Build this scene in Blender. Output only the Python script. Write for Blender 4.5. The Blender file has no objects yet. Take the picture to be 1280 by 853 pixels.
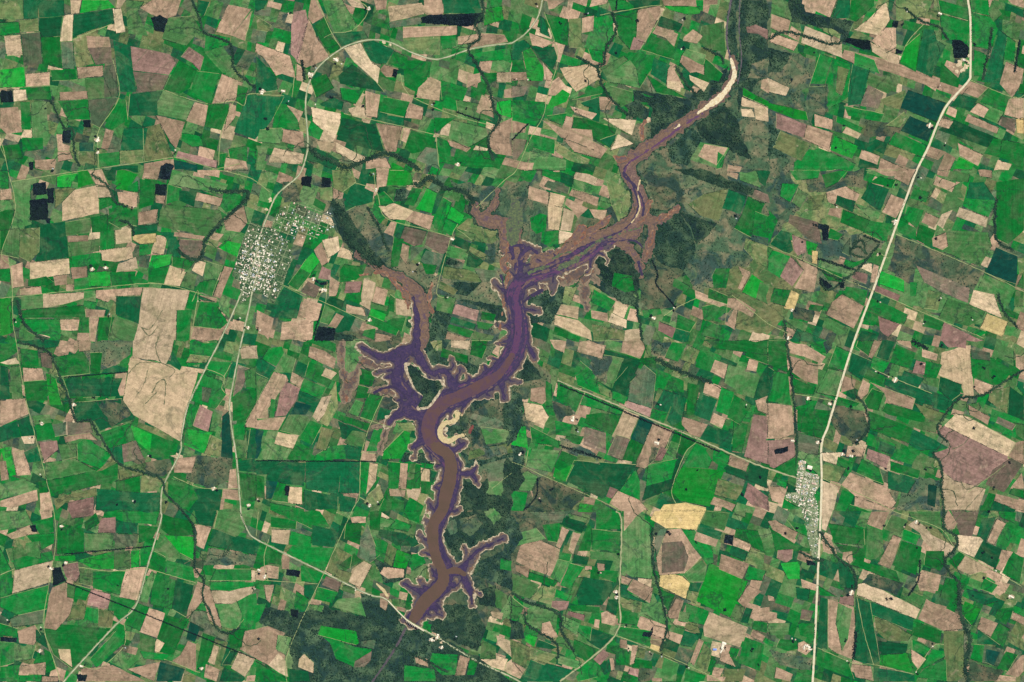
# Farmland with a drawn-down reservoir, seen from high above. Coordinates below were traced by eye: letter = land cover.
TILES = {
(0,0): '''f 0,0 115,0 118,95 40,100 0,95
b 0,115 95,110 98,165 0,180
c 118,0 185,0 190,92 120,95
c 190,0 320,0 322,80 195,90
f 97,100 190,95 195,155 100,165
c 195,92 310,82 300,180 215,185 195,150
t 352,0 408,0 395,65 355,72
a 412,0 540,0 575,40 400,65
t 318,80 365,72 362,205 300,208
c 368,75 575,42 570,120 460,150 365,190
t 585,0 630,0 600,45 580,40
t 562,45 605,42 628,160 580,168
t 20,182 100,175 112,275 35,280
g 105,170 200,160 210,320 120,330
b 205,185 300,185 312,345 215,320
g 305,210 365,210 372,345 312,345
f 365,200 470,170 440,240 470,320 380,340
p 430,180 545,185 555,235 440,240
k 440,238 555,235 560,315 480,325
p 383,338 515,328 515,380 390,395
a 0,350 120,335 125,435 0,440
b 255,350 375,348 385,400 260,405
p 125,372 250,360 248,428 130,435
e 425,395 520,385 560,490 428,498
g 520,335 580,320 590,480 522,490
c 565,200 650,230 680,460 600,460
r 645,230 850,270 880,315 845,375 660,352
k 665,358 845,378 815,450 690,465
e 630,0 720,10 690,60 740,180 640,170
p 700,40 760,0 905,0 880,80 830,95 760,75
n 755,90 800,78 838,95 820,162 775,155
e 840,90 960,80 1000,150 930,230 810,195
r 905,285 945,235 1020,285 1000,355 960,315
b 895,300 985,355 950,440 900,470 820,450
b 985,355 1100,370 1050,520 950,470
p 1140,25 1260,45 1160,180 1080,160
p 1160,180 1260,55 1225,205
c 990,0 1050,10 1020,80 985,60
b 1030,165 1150,190 1145,225 1020,260
e 1020,260 1110,230 1170,310 1150,360 1110,365
p 1110,370 1215,415 1175,505 1060,520
c 1235,475 1280,475 1280,700 1170,660
b 1190,425 1240,440 1215,520 1180,500
e 785,510 850,460 970,510 930,600 790,575
p 975,512 1042,528 1020,635 930,605
b 1040,520 1145,520 1110,655 1025,635
p 1150,515 1180,530 1175,590 1120,655
p 780,578 925,610 880,745 850,710
b 910,665 1000,680 1020,730 960,735 905,700
f 715,640 800,620 870,790 720,805
c 620,640 740,640 720,745 600,755
c 650,470 815,455 785,510 790,580 640,580
b 135,440 250,435 260,500 140,500
t 68,450 130,448 133,500 70,508
n 0,452 62,455 65,512 5,515
p 300,462 435,455 440,495 300,502
b 290,505 440,500 450,600 340,600
g 445,500 590,490 500,640 460,620
b 590,495 630,500 640,600 560,650 520,640
p 0,540 90,535 112,660 30,670 0,640
b 100,510 150,510 155,650 110,650
e 155,515 230,510 250,700 160,690
n 312,655 355,650 352,715 312,715
p 282,672 310,672 315,720 350,730 345,760 290,755
n 415,602 455,600 452,640 420,635
d 397,715 470,712 470,755 398,758
f 395,760 480,760 485,830 400,805
b 0,730 100,720 115,790 30,800
b 110,690 215,690 215,745 115,760
p 175,800 280,795 275,840 175,840
p 290,760 350,755 365,795 290,810
n 145,812 168,812 165,850 145,850
b 490,770 600,760 605,820 490,840
f 598,755 715,750 715,810 600,820
c 560,835 690,822 690,852 550,852
p 720,815 870,795 880,852 720,852
n 805,830 835,815 868,825 865,852 800,852
d 870,800 985,825 985,852 872,852
r 890,755 1085,805 1080,840 880,790
b 1100,770 1130,765 1120,850 1085,850
p 1130,790 1230,800 1240,852 1110,852
b 1140,745 1235,730 1235,810 1150,790
''',
(0,1): '''c 0,0 60,0 40,40 0,60
p 275,0 310,0 345,80 280,120 260,90
r 190,60 250,50 260,110 210,310 175,270 175,130
p 262,90 300,180 370,290 250,340 200,310
f 0,80 80,130 60,160 0,150
b 290,130 345,85 385,165 340,190
b 300,150 380,180 430,245 370,270 320,200
p 0,215 170,280 200,390 130,370 100,380 40,290 0,260
c 0,280 100,385 110,450 0,470
e 330,0 430,0 500,120 480,155 390,165
c 390,168 540,155 560,190 500,205 430,235
t 455,0 520,0 545,45 480,35
p 590,0 655,0 650,45 600,50
t 660,35 830,15 840,70 670,110
p 840,0 930,0 938,65 845,70
g 665,110 830,85 825,120 670,142
n 825,90 870,75 1138,65 1135,110 1060,135 830,115
p 735,135 1005,130 1005,175 735,190
f 735,190 920,180 920,275 800,270 735,235
b 925,180 1000,175 1000,230 930,250
p 1010,185 1110,170 1110,210 1010,225
p 1120,165 1240,175 1260,210 1070,245 1075,220
c 935,0 1110,0 1130,65 940,68
a 1150,45 1230,30 1240,100 1140,130
b 1080,270 1270,240 1280,300 1090,310
t 440,240 520,215 575,310 620,340 610,415 490,310
c 530,215 590,205 690,250 650,320 600,320 570,300
b 690,255 760,285 750,350 660,320
p 640,325 715,345 690,385 650,385 620,350
n 690,345 710,350 700,390 678,385
b 740,300 880,310 840,420 800,460 740,430
t 870,385 925,410 915,505 800,490 810,440
b 920,400 1060,440 1030,520 930,500
p 1055,380 1120,365 1125,410 1055,440
t 1205,362 1280,362 1280,412 1205,412
b 1130,365 1205,365 1205,400 1150,430
p 1240,450 1280,440 1280,490 1240,490
p 1130,475 1180,500 1190,590 1110,560 1105,540
a 1205,510 1280,500 1280,590 1200,570
e 1000,500 1120,520 1100,560 1190,610 1010,570
c 410,380 480,320 600,410 640,460 420,420
b 270,400 350,370 390,440 300,490
c 320,520 390,490 440,510 430,550 330,530
b 420,440 540,455 500,520 430,500
p 545,455 620,475 605,590 550,580
t 460,545 540,520 550,600 480,580
b 640,485 770,510 740,585 620,560
c 620,570 740,590 740,630 600,600
t 275,535 425,570 420,620 395,695 320,640 285,610
p 770,515 838,540 830,600 745,590
c 430,590 600,625 640,760 560,745 400,700
p 600,615 730,635 700,760 650,760
p 735,640 775,640 750,715 720,700
b 775,650 900,690 890,740 780,770 740,740
b 890,590 1000,590 900,665
b 905,685 970,710 975,815 920,815
e 980,600 1150,640 1160,680 1060,740 960,690
p 955,700 1075,740 1050,760 970,730
g 850,735 905,745 915,850 800,800
b 1000,745 1160,755 1190,840 1080,850 980,815
p 1175,640 1280,590 1280,780 1200,770 1160,730
t 300,700 400,715 370,765 320,750
t 400,715 550,790 520,825 400,760
p 135,645 235,660 240,735 130,710
b 100,530 150,520 210,600 220,650 80,640
c 0,480 140,485 80,600 0,700
e 20,650 130,640 120,720 10,710
e 0,730 60,730 30,850 0,850
t 90,740 240,770 230,820 60,810
c 220,740 300,740 420,800 400,850 250,800
p 550,800 650,790 680,850 550,852
a 680,815 740,840 740,852 670,852
p 205,320 240,340 235,410 200,400
''',
(0,2): '''h 600,450 760,470 880,500 1000,400 1080,330 1060,440 900,540 740,680 690,700 700,540
h 560,530 620,500 690,550 670,600 590,570
h 920,620 1060,520 1130,600 1150,700 1200,800 1000,720 940,680
h 1145,0 1280,0 1280,400 1240,400 1130,560 1130,380
s 1200,320 1280,290 1280,390 1180,390
h 780,740 900,640 960,700 880,830 800,820
s 1150,620 1280,640 1280,800 1200,780
p 400,0 480,0 470,18 390,35
c 570,0 740,0 738,30 620,40
b 480,0 570,0 590,40 500,55
p 175,0 260,5 210,45 185,50
b 160,70 280,95 282,230 210,210
c 140,80 160,90 190,190 140,165
p 85,165 210,215 155,240 100,225
f 285,95 345,90 350,240 285,238
p 350,90 410,78 405,155 350,165
b 410,90 500,70 510,190 470,260 360,240
b 380,245 455,250 455,320 400,300
b 515,80 625,50 620,190 590,250 530,180
p 630,50 742,28 740,70 665,215 620,200
r 610,185 665,205 640,250 590,250
p 750,0 920,0 920,32 760,28
b 920,0 958,0 955,60 925,35
p 960,0 1030,0 1028,22 960,25
a 750,30 950,35 940,70 880,75 790,50
c 740,80 855,120 830,160 730,130
p 725,130 830,170 810,235 770,195 700,165
b 690,175 820,220 810,300 650,250
p 860,185 905,148 955,180 925,220 855,205
e 950,130 1060,110 1070,260 980,250 930,210
e 870,245 970,275 960,320 850,275
p 850,275 960,330 950,355 890,365 840,310
b 965,290 1055,370 1035,410 960,390
t 885,375 985,415 960,460 890,400
p 800,320 860,440 770,430 780,350
t 775,405 845,410 840,460 775,440
b 585,260 720,280 690,360 640,440 470,400
e 470,380 590,300 620,340 640,440 480,410
c 710,290 800,330 770,420 690,370
b 670,370 780,440 880,495 720,460
e 440,340 560,280 580,300 470,385
c 0,220 60,200 100,235 50,260 60,300 0,300
a 50,250 90,235 165,350 155,405 80,405
b 0,300 55,300 70,360 0,365
c 90,230 210,235 228,290 205,350 130,290
p 155,310 205,370 195,405 165,400
p 0,362 70,362 75,400 0,405
p 195,410 235,385 270,430 215,480 180,478
t 240,340 330,330 390,320 440,360 440,395 320,460 270,400
a 200,480 240,440 290,470 270,510 170,550
k 0,430 80,430 60,480 0,490
b 0,500 165,510 160,575 0,560
b 0,530 150,580 120,630 0,600
p 0,605 70,620 65,665 0,665
c 340,515 435,485 435,550 360,530
p 435,485 500,490 490,550 440,550
p 290,530 425,570 400,600 310,560
b 175,580 275,565 255,630 180,600
p 270,580 305,590 290,670 250,640
b 310,585 350,590 525,645 490,740 400,690 300,640
p 150,600 250,640 400,650 410,750 250,690
p 300,650 480,745 440,795 310,760 260,700
t 450,590 620,600 600,680 530,640
t 530,670 610,720 490,755
c 440,700 525,670 490,740
b 90,670 220,700 210,770 80,730
e 90,755 270,800 270,852 80,852
f 210,700 300,760 390,800 380,830 280,800 220,760
p 50,810 110,815 100,852 40,852
k 0,690 75,700 60,750 20,800 0,800
h 605,455 705,490 690,520 610,510
b 610,455 710,485 680,520 600,500
e 490,430 600,460 600,510 540,540 490,480
b 440,430 470,410 450,470 300,500 380,460
e 940,710 1090,740 1030,850 890,800
p 960,720 1080,740 1020,830 930,780
b 1030,760 1065,780 1050,840 1020,850
p 1080,820 1150,830 1140,852 1075,852
a 1155,440 1280,510 1280,535 1155,480
t 1150,485 1280,540 1280,610 1220,600 1210,540 1145,530
p 1250,400 1280,390 1280,470 1240,440
r 1170,135 1220,125 1280,150 1280,200 1230,170 1175,165
t 1145,545 1200,545 1215,590 1150,580
''',
(0,3): '''h 100,0 180,0 190,60 430,110 400,190 330,150 120,110
s 0,200 110,260 240,300 230,420 160,460 0,440
h 0,240 120,270 60,360 0,370
s 200,420 300,420 300,560 200,560
p 175,0 345,0 310,90 170,20
e 20,20 60,15 115,80 110,100 15,65
p 15,70 112,105 95,178 15,140
p 115,130 165,160 155,205 100,180
p 20,165 155,210 130,255 10,210
t 185,130 370,205 370,290 165,215
b 260,270 410,320 420,470 370,510 290,550 290,430 205,435
f 350,330 405,350 370,480 340,460
c 425,320 510,340 470,520 400,530 400,460
b 435,265 530,300 560,370 430,325
e 505,360 650,420 600,470 490,420
k 500,420 580,470 550,545 460,530
c 350,0 410,0 410,90 320,95
b 415,0 530,0 530,30 440,110 405,95
t 590,10 610,100 560,180 430,150 500,100
c 605,0 635,0 615,60 600,40
f 640,0 830,0 790,80 640,110
f 440,150 520,190 500,210 410,190
p 580,140 640,140 640,240 590,265 520,205
n 400,190 512,205 510,250 480,250 370,205
t 510,210 650,275 660,325 600,310 520,260
p 380,250 600,300 1000,440 960,490 720,400 480,320 430,320 365,290
n 625,105 655,105 645,140 620,135
n 640,245 675,255 668,275 638,268
b 850,0 1000,40 1000,100 860,65
b 860,70 1005,110 1000,200 870,200
b 690,210 780,140 740,360 655,320
c 775,145 830,150 860,260 820,390 740,350
a 690,230 760,170 740,350 660,310
c 825,190 890,230 840,330 810,300
b 865,310 960,400 950,440 860,410
n 920,200 960,200 1005,235 1000,290 930,290
b 1015,60 1130,90 1150,150 1110,250 1020,230
b 1010,0 1100,0 1110,80 1015,60
e 1120,0 1170,70 1130,110 1100,60
c 1160,150 1195,180 1175,320 1150,420 1080,410 1120,250
b 1195,180 1240,210 1230,310 1180,300
p 1190,310 1280,345 1260,430 1220,490 1160,420
b 1260,420 1280,420 1280,470 1250,470
p 1010,405 1100,440 1050,490 970,460
b 1030,250 1100,280 1070,380 1030,380
b 1110,440 1215,490 1180,580 1060,510
e 1060,510 1180,560 1150,620 1080,590
c 960,470 1050,495 1010,550 910,530
p 1050,515 1105,545 1080,590 1010,560
p 1000,570 1155,640 1145,670 985,605
p 1205,495 1280,490 1280,600 1180,575
k 1165,580 1240,600 1230,665 1150,620
y 1240,595 1280,590 1280,670 1245,665
p 905,530 945,550 935,590 890,570
p 870,590 925,610 905,645 850,630
c 930,600 1170,700 1160,760 850,650
d 700,450 890,515 840,610 660,540
d 710,580 830,630 800,710 665,655
f 560,500 690,450 660,550 590,530
b 380,530 580,570 560,610 400,580
b 345,580 475,640 460,665 340,610
t 390,635 465,670 450,695 370,665
s 490,600 680,620 640,690 480,680
f 680,560 700,590 660,640 590,630
a 0,515 120,540 190,560 200,600 130,595 0,540
r 40,565 195,625 180,690 40,640
p 200,625 325,665 305,755 175,695
p 230,570 325,600 320,650 235,630
f 65,655 215,720 165,805 25,740
a 335,680 450,730 420,795 310,750
t 0,390 110,440 90,480 0,460
p 470,750 560,780 545,830 455,790
p 565,790 700,850 550,852
b 130,810 250,740 310,760 440,820 420,852 130,852
b 640,660 790,730 780,790 600,720
p 800,730 890,760 850,800 790,780
p 885,760 940,790 910,850 850,852
a 955,785 1030,820 1020,850 930,850
p 950,715 1075,775 1050,830 960,780
t 1150,800 1220,825 1200,852 1130,850
b 1130,690 1280,720 1280,852 1220,850 1200,800 1080,770
p 1200,0 1280,0 1280,40 1220,20
c 1180,10 1280,50 1280,90 1200,50
h 0,620 60,655 25,740 100,780 0,800
''',
(1,0): '''b 0,0 40,0 45,95 0,90
p 0,100 55,90 60,145 0,150
e 0,150 65,150 70,190 0,205
b 0,205 75,195 50,300 5,410 0,400
e 60,55 150,45 160,270 55,300 80,200
n 165,65 230,60 235,120 165,125
n 150,148 238,142 240,245 150,250
n 235,90 270,90 270,165 240,165
n 230,240 255,240 250,268 232,265
a 285,30 385,15 350,85 285,85
a 390,0 440,0 470,65 390,90
f 275,95 380,90 310,160 275,190
t 310,160 370,100 490,75 495,215 310,255
t 480,80 550,85 555,135 490,140
p 440,0 510,0 545,80 480,70
c 510,0 580,0 575,50 540,50
a 585,0 690,10 640,105 580,95
b 640,80 690,50 695,110 640,105
p 585,110 690,112 685,185 640,180 595,160
p 720,0 800,0 785,45 710,35
n 800,0 860,0 850,50 790,42
n 775,68 838,72 825,125 775,122
p 780,125 830,128 820,165 780,162
b 700,40 780,50 770,170 695,195
e 860,0 1140,70 1120,120 840,70
b 840,70 910,90 890,150 830,170
c 895,100 980,110 970,185 895,150
p 985,110 1115,140 1100,180 975,150
p 985,0 1100,0 1095,38 990,20
b 1120,110 1205,120 1195,180 1130,210 1100,180
e 830,170 1100,200 1110,240 1040,330 790,280 800,200
b 495,145 545,140 570,170 495,200
b 545,190 690,195 685,280 650,270 600,290 545,260
p 695,210 790,195 780,260 690,275
c 665,285 790,265 785,310 665,325
e 0,420 0,300 100,290 95,440
f 95,295 200,285 195,410 150,460 95,430
c 200,275 325,255 345,435 180,455
e 325,260 450,240 455,310 330,330
b 455,235 540,220 535,310 460,310
b 500,305 570,300 575,390 500,400
y 665,325 780,315 780,360 700,370 665,350
t 782,325 838,330 815,425 755,410
b 700,372 765,370 755,420 695,430
t 575,300 655,290 660,360 580,370
p 340,330 440,325 440,355 340,360
e 340,360 500,340 495,405 360,430
t 505,400 660,380 665,440 580,460 510,450
b 355,430 500,410 500,465 370,490
t 150,460 345,440 350,520 270,530 150,545
p 50,480 110,460 120,580 60,590
p 0,415 40,430 50,490 0,495
p 355,488 435,480 435,535 360,545
t 590,470 680,435 690,490 580,510
g 700,425 755,425 740,490 690,480
a 440,510 550,505 555,580 445,580
b 550,510 680,505 670,570 560,580
a 760,425 860,420 850,470 740,500
b 740,495 840,480 820,570 740,560
b 860,430 980,450 940,500 860,480
p 875,308 1025,330 1020,348 870,330
k 900,345 1020,350 1000,440 940,440 890,390
c 790,310 870,310 900,380 850,410 830,340
t 850,475 930,510 900,580 820,570
e 930,510 985,520 970,600 900,580
b 1000,560 1090,540 1060,630 970,600
e 1020,450 1115,480 1090,540 1020,550
t 985,450 1030,460 1010,530 960,500
p 1120,480 1165,490 1100,640 1065,630
b 0,495 50,495 50,560 0,550
b 140,550 230,530 270,560 230,575 140,580
p 265,530 335,520 335,570 275,578
p 330,570 370,570 370,605 330,605
b 370,545 440,540 440,595 370,600
p 100,590 205,580 210,620 100,625
t 215,620 420,610 420,640 320,670 215,690
e 105,630 215,625 215,690 105,695
e 420,605 480,600 480,660 420,650
p 480,600 715,585 705,625 570,630 540,660 480,640
t 715,585 950,600 880,852 670,852 690,780
c 580,630 705,628 695,770 580,720
b 105,700 420,675 430,735 110,740
p 425,695 530,700 520,730 430,735
b 110,745 300,745 300,850 180,820
p 300,745 395,745 390,800 305,800
b 395,735 445,735 445,810 395,810
p 445,735 495,735 475,850 450,850
p 390,812 450,812 450,852 385,852
b 495,735 570,735 540,852 485,852
e 560,720 690,770 670,852 540,852
b 885,700 960,700 945,852 880,852
b 950,600 1000,615 975,700 930,690
b 1000,660 1080,670 1140,760 1100,795 970,780
c 950,610 1080,660 1010,650
p 955,782 1115,795 1100,852 950,852
e 1090,650 1140,640 1150,740 1100,700
p 1000,625 1085,640 1080,662 1000,655
a 1130,350 1210,370 1195,440 1090,385
p 1060,310 1120,320 1090,350 1050,345
p 1115,240 1180,200 1220,180 1240,260 1200,310 1130,300
a 0,640 55,640 65,810 0,830
e 100,760 130,800 180,830 170,852 95,852
''',
(1,1): '''h 380,200 440,190 520,310 600,400 650,480 600,490 500,420 430,350
s 480,190 590,200 640,300 660,430 600,430 520,300
f 380,0 480,0 500,60 430,110 390,90
s 130,60 200,60 230,160 140,160
n 230,30 280,30 275,85 225,75
n 330,35 375,40 372,85 328,82
f 320,90 385,85 385,155 320,145
c 480,60 590,110 580,160 500,180 450,205 440,160
a 665,0 770,0 790,75 655,75
p 600,0 665,0 650,80 605,85
b 590,130 640,105 690,160 650,180 600,175
h 700,90 755,90 745,150 690,160
b 780,85 830,95 790,180 740,170
a 840,80 910,115 880,215 800,195
e 845,80 855,90 810,180 795,180
c 905,115 935,130 895,220 878,215
b 935,135 980,160 930,300 890,290 890,220
a 960,170 1045,225 1020,270 945,235
b 945,240 1015,275 975,330 930,300
t 610,180 690,165 790,205 745,250 670,245
p 790,205 890,230 870,300 745,250
b 570,195 600,180 650,235 620,270
p 675,255 705,262 685,330 640,310 660,280
c 710,265 745,280 720,345 690,330
k 745,280 855,305 830,370 790,380 720,345
k 860,305 975,330 950,410 930,425 845,375
b 690,330 740,345 710,480 675,485 680,400
p 735,365 770,380 750,470 720,430
g 775,380 850,385 770,460
g 850,400 940,420 905,520 820,450
b 830,465 905,475 890,520 850,520
f 1060,240 1210,280 1230,330 1180,370 1080,350 1000,290
e 1000,290 1100,320 1090,360 995,330
e 960,375 1060,400 1050,450 950,430
c 1065,405 1140,455 1100,490 1050,480
f 1070,380 1150,420 1145,450 1065,405
h 950,440 1020,460 1000,475 945,470
g 1090,490 1200,500 1230,560 1130,560
f 940,480 1060,500 1150,540 1140,560 930,540
f 920,555 1010,600 990,625 910,590
h 990,560 1130,560 1060,630 1000,620
e 910,620 1000,640 980,720 900,700
r 1000,670 1115,700 1105,755 980,715
c 980,730 1100,770 1090,800 970,760
b 1105,755 1190,770 1160,800 1110,790
b 1130,705 1200,720 1190,755 1125,745
b 965,770 1090,805 1070,840 955,800
e 1090,805 1190,830 1180,852 1070,852
p 955,810 1060,840 1040,852 945,852
h 890,680 980,720 950,852 860,852
h 1000,640 1240,680 1270,750 1200,780 1200,720
a 250,445 285,410 320,455 275,515 220,490
b 220,490 275,515 210,600 160,570
t 330,350 410,330 420,400 360,440
p 290,400 330,360 360,460 330,480
r 310,540 330,480 375,500 370,550
k 230,600 260,555 325,585 300,640 235,620
p 370,530 420,560 400,630 365,630
n 275,545 300,545 320,565 365,555 360,570 330,575
r 450,560 530,555 520,610 440,615
b 440,470 520,480 540,520 500,550 420,560 420,500
c 370,630 440,655 425,700 350,665
b 460,625 525,615 530,660 460,650
c 65,730 100,650 140,580 235,630 205,740 130,740
e 345,670 395,705 360,770 320,760
p 240,640 330,670 310,750 270,760 220,720
p 400,715 440,730 400,790 360,780
t 540,540 600,560 570,700 520,670
p 600,580 660,600 640,680 580,660
e 575,655 665,680 650,705 570,690
b 670,620 695,640 690,710 660,700
t 700,640 770,650 780,730 700,720
p 450,670 540,690 550,730 450,710
a 575,690 650,720 640,755 565,725
b 680,740 750,735 730,810 640,765
b 630,755 715,800 700,830 610,790
b 540,800 600,790 590,845 530,830
n 310,780 400,790 390,852 290,852
p 130,760 290,740 280,852 120,852
p 0,700 90,740 60,852 40,820 0,790
h 380,810 460,820 520,852 390,852
p 600,810 680,830 670,852 595,852
''',
(1,2): '''s 640,0 900,0 1200,100 1080,90 1040,260 920,230 830,190 700,170 650,80
s 650,0 820,20 870,160 720,180
f 880,170 960,120 1080,90 1035,255 940,225
h 700,190 830,200 890,290 920,400 860,500 760,480 690,400
h 830,200 1020,270 990,320 920,370 890,280
h 800,0 960,0 1260,110 1240,140 1050,85
h 75,660 165,580 290,570 250,680 200,770 100,760
h 380,560 400,540 600,600 640,690 540,660
h 415,460 470,385 580,395 600,470 650,560 600,640 470,580
s 640,470 740,520 860,600 800,690 700,700 640,660
s 920,340 1080,280 1160,330 1150,460 1060,440 960,400
s 860,500 930,440 1100,480 1000,590 920,600
f 470,50 540,10 600,120 615,200 540,270 500,180
e 440,150 510,170 470,195 440,185
b 150,0 250,10 240,60 150,30
c 245,10 310,30 300,85 240,60
t 320,5 430,40 410,75 305,40
p 430,40 460,50 450,80 410,75
e 310,45 420,80 400,120 300,90
g 180,50 290,85 280,120 160,80
p 300,95 435,135 425,180 285,125
p 85,80 185,110 180,170 80,145
t 190,110 270,130 250,185 180,175
t 180,175 255,185 235,300 180,295
t 260,185 315,210 295,305 240,300
t 235,300 305,315 300,355 235,370
p 275,140 380,190 330,240 300,200 265,170
p 385,195 475,200 460,255 410,235
b 90,240 140,215 175,225 170,300 120,320 95,290
b 150,305 230,300 230,370 190,385 145,360
c 200,370 240,370 230,410
k 1215,95 1280,120 1280,165 1200,130
c 1085,95 1175,130 1140,220 1050,190
b 1180,130 1260,165 1195,335 1110,290 1150,220
b 1215,205 1280,230 1280,340 1200,320
p 1080,0 1135,10 1125,45 1075,20
e 1140,0 1220,0 1250,90 1140,50
c 1220,0 1280,0 1280,80 1240,60
f 1170,340 1280,380 1270,485 1210,450 1160,390
b 1020,490 1090,490 1070,590 1010,590 1000,530
p 1130,480 1195,510 1150,600 1130,590 1155,530
a 1200,520 1255,560 1220,640 1150,610
e 1240,560 1280,570 1280,670 1220,640
p 915,600 1080,670 1040,685 920,640
b 985,590 1080,630 1075,670 980,640
p 1080,640 1125,640 1220,700 1200,735 1130,700 1115,800 1065,770
b 950,680 1020,670 1100,690 1040,760 960,745
s 1030,740 1110,690 1080,760
b 970,750 1065,790 1050,852 960,830
r 735,755 820,790 800,835 730,800
c 820,790 890,810 880,852 805,840
b 410,595 520,655 490,705 395,660
t 520,655 580,680 560,740 505,715
t 500,715 575,750 570,790 480,760
p 395,700 480,715 480,760 400,740
f 265,580 325,585 290,675 250,660
t 245,670 335,685 330,745 220,720
t 215,725 330,750 390,800 400,852 210,770
b 215,780 290,810 270,840 205,820
b 290,810 345,830 335,852 270,840
f 400,770 560,800 560,852 410,852
t 565,800 640,790 650,852 560,852
p 590,690 630,700 630,760 575,750
b 510,510 600,530 620,600 570,610 500,580
b 810,540 890,580 870,610 800,580
b 650,700 740,690 750,720 660,740
b 830,720 920,760 890,810 820,790
''',
(1,3): '''s 180,0 480,0 480,90 400,80 290,110 200,110
s 170,300 280,340 290,390 380,440 380,530 260,480 260,600 170,620
s 640,325 1080,490 1020,620 900,590 740,480 620,450
s 620,430 740,480 730,580 600,500
p 290,110 390,80 460,120 440,160 350,180 300,160
b 110,0 260,0 250,40 140,50
b 70,65 155,70 110,160 60,130
e 150,90 200,120 160,190 120,160
f 200,130 290,120 260,200 200,200
b 270,20 400,0 350,60 290,90
c 345,125 440,155 425,210 335,170
b 375,195 510,250 480,310 360,260
p 310,190 370,190 360,240 300,220
c 510,60 605,95 560,210 465,140
p 615,120 690,150 640,240 570,210
b 560,30 640,50 620,90 510,60
p 490,0 650,0 640,30 550,15
p 650,0 740,0 700,75 630,40
e 430,165 570,205 550,245 510,240
b 500,250 640,270 560,350 470,310
b 730,90 810,110 790,160 710,140
e 760,160 860,210 900,100 960,60 870,40 810,130
b 700,180 780,200 745,290 680,240
b 640,240 740,290 745,350 650,310
p 790,210 855,240 830,290 765,260
b 755,270 840,300 810,385 740,345
p 840,30 940,65 920,110 825,70
p 850,0 910,0 900,30 845,25
e 900,0 1010,20 1000,60 900,50
c 1010,60 1080,60 1140,150 990,140
b 1000,60 1140,160 1100,240 975,180
b 1140,60 1280,40 1280,300 1200,370 1140,340
t 960,185 1100,235 1090,285 940,230
p 1050,0 1120,0 1120,40 1060,30
p 820,340 890,310 900,380 870,400 825,380
e 870,300 1100,310 1120,380 1060,480 880,410
d 1140,385 1250,430 1240,570 1085,515
b 1250,570 1280,500 1280,595 1240,580
f 1250,440 1280,440 1280,500 1255,530
e 1080,520 1240,590 1200,680 1050,590
e 1240,600 1280,610 1280,680 1230,680
t 1030,600 1130,620 1170,740 1005,670
k 740,475 1010,590 1000,665 870,610 780,560
e 900,640 1090,700 1070,740 1000,780 850,740
y 1095,715 1200,760 1170,830 1060,790
b 1000,780 1100,810 1060,830 990,800
r 880,760 960,800 1080,852 860,852
b 780,720 880,760 860,800 770,780
f 800,600 870,610 850,700 780,690
a 560,500 680,550 680,610 555,570
b 710,560 745,560 740,630 710,630
r 540,575 660,625 650,655 530,605
b 500,630 700,720 680,770 500,700
b 490,710 550,740 530,780 470,770
r 550,730 660,770 600,840 560,800
c 470,800 540,820 530,852 440,852
p 530,470 555,480 540,560 510,560
t 470,470 520,465 520,515 465,490
r 430,500 500,520 490,570 420,540
e 510,430 545,385 590,410 570,480 490,455
p 370,620 480,680 430,790 290,720 320,660
b 390,580 500,600 480,680 380,610
r 120,320 190,350 190,410 150,430 130,400
c 65,300 110,320 125,400 100,420 10,370
b 0,200 50,250 0,370
b 0,390 110,430 60,540 0,500
r 115,430 180,500 120,580 60,530
e 0,380 25,395 0,440
p 140,440 250,490 230,610 130,590 180,500
a 190,350 250,370 230,430 200,420
n 250,265 305,275 300,350 275,350 270,300 250,290
k 110,220 250,260 270,370 200,340 100,260
b 310,290 375,320 350,350 300,340
y 220,400 250,405 245,470 220,465
g 380,380 410,340 410,430 370,410
g 410,390 480,330 560,360 500,440 420,430
e 260,440 430,500 400,540 250,490
n 265,535 325,580 290,605 255,565
n 350,560 385,560 380,590 360,590
p 360,430 390,440 375,475 350,465
b 30,590 110,600 90,680 15,660
y 115,600 155,620 130,700 80,690
c 145,790 290,852 110,852
b 210,670 280,680 260,710 200,695
e 290,730 400,790 380,840 270,780
s 120,680 230,700 220,760 130,740
b 360,440 440,460 490,440 500,450 400,500
b 380,0 400,10 380,40 350,20
b 250,480 370,520 370,560 300,550
''',
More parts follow.
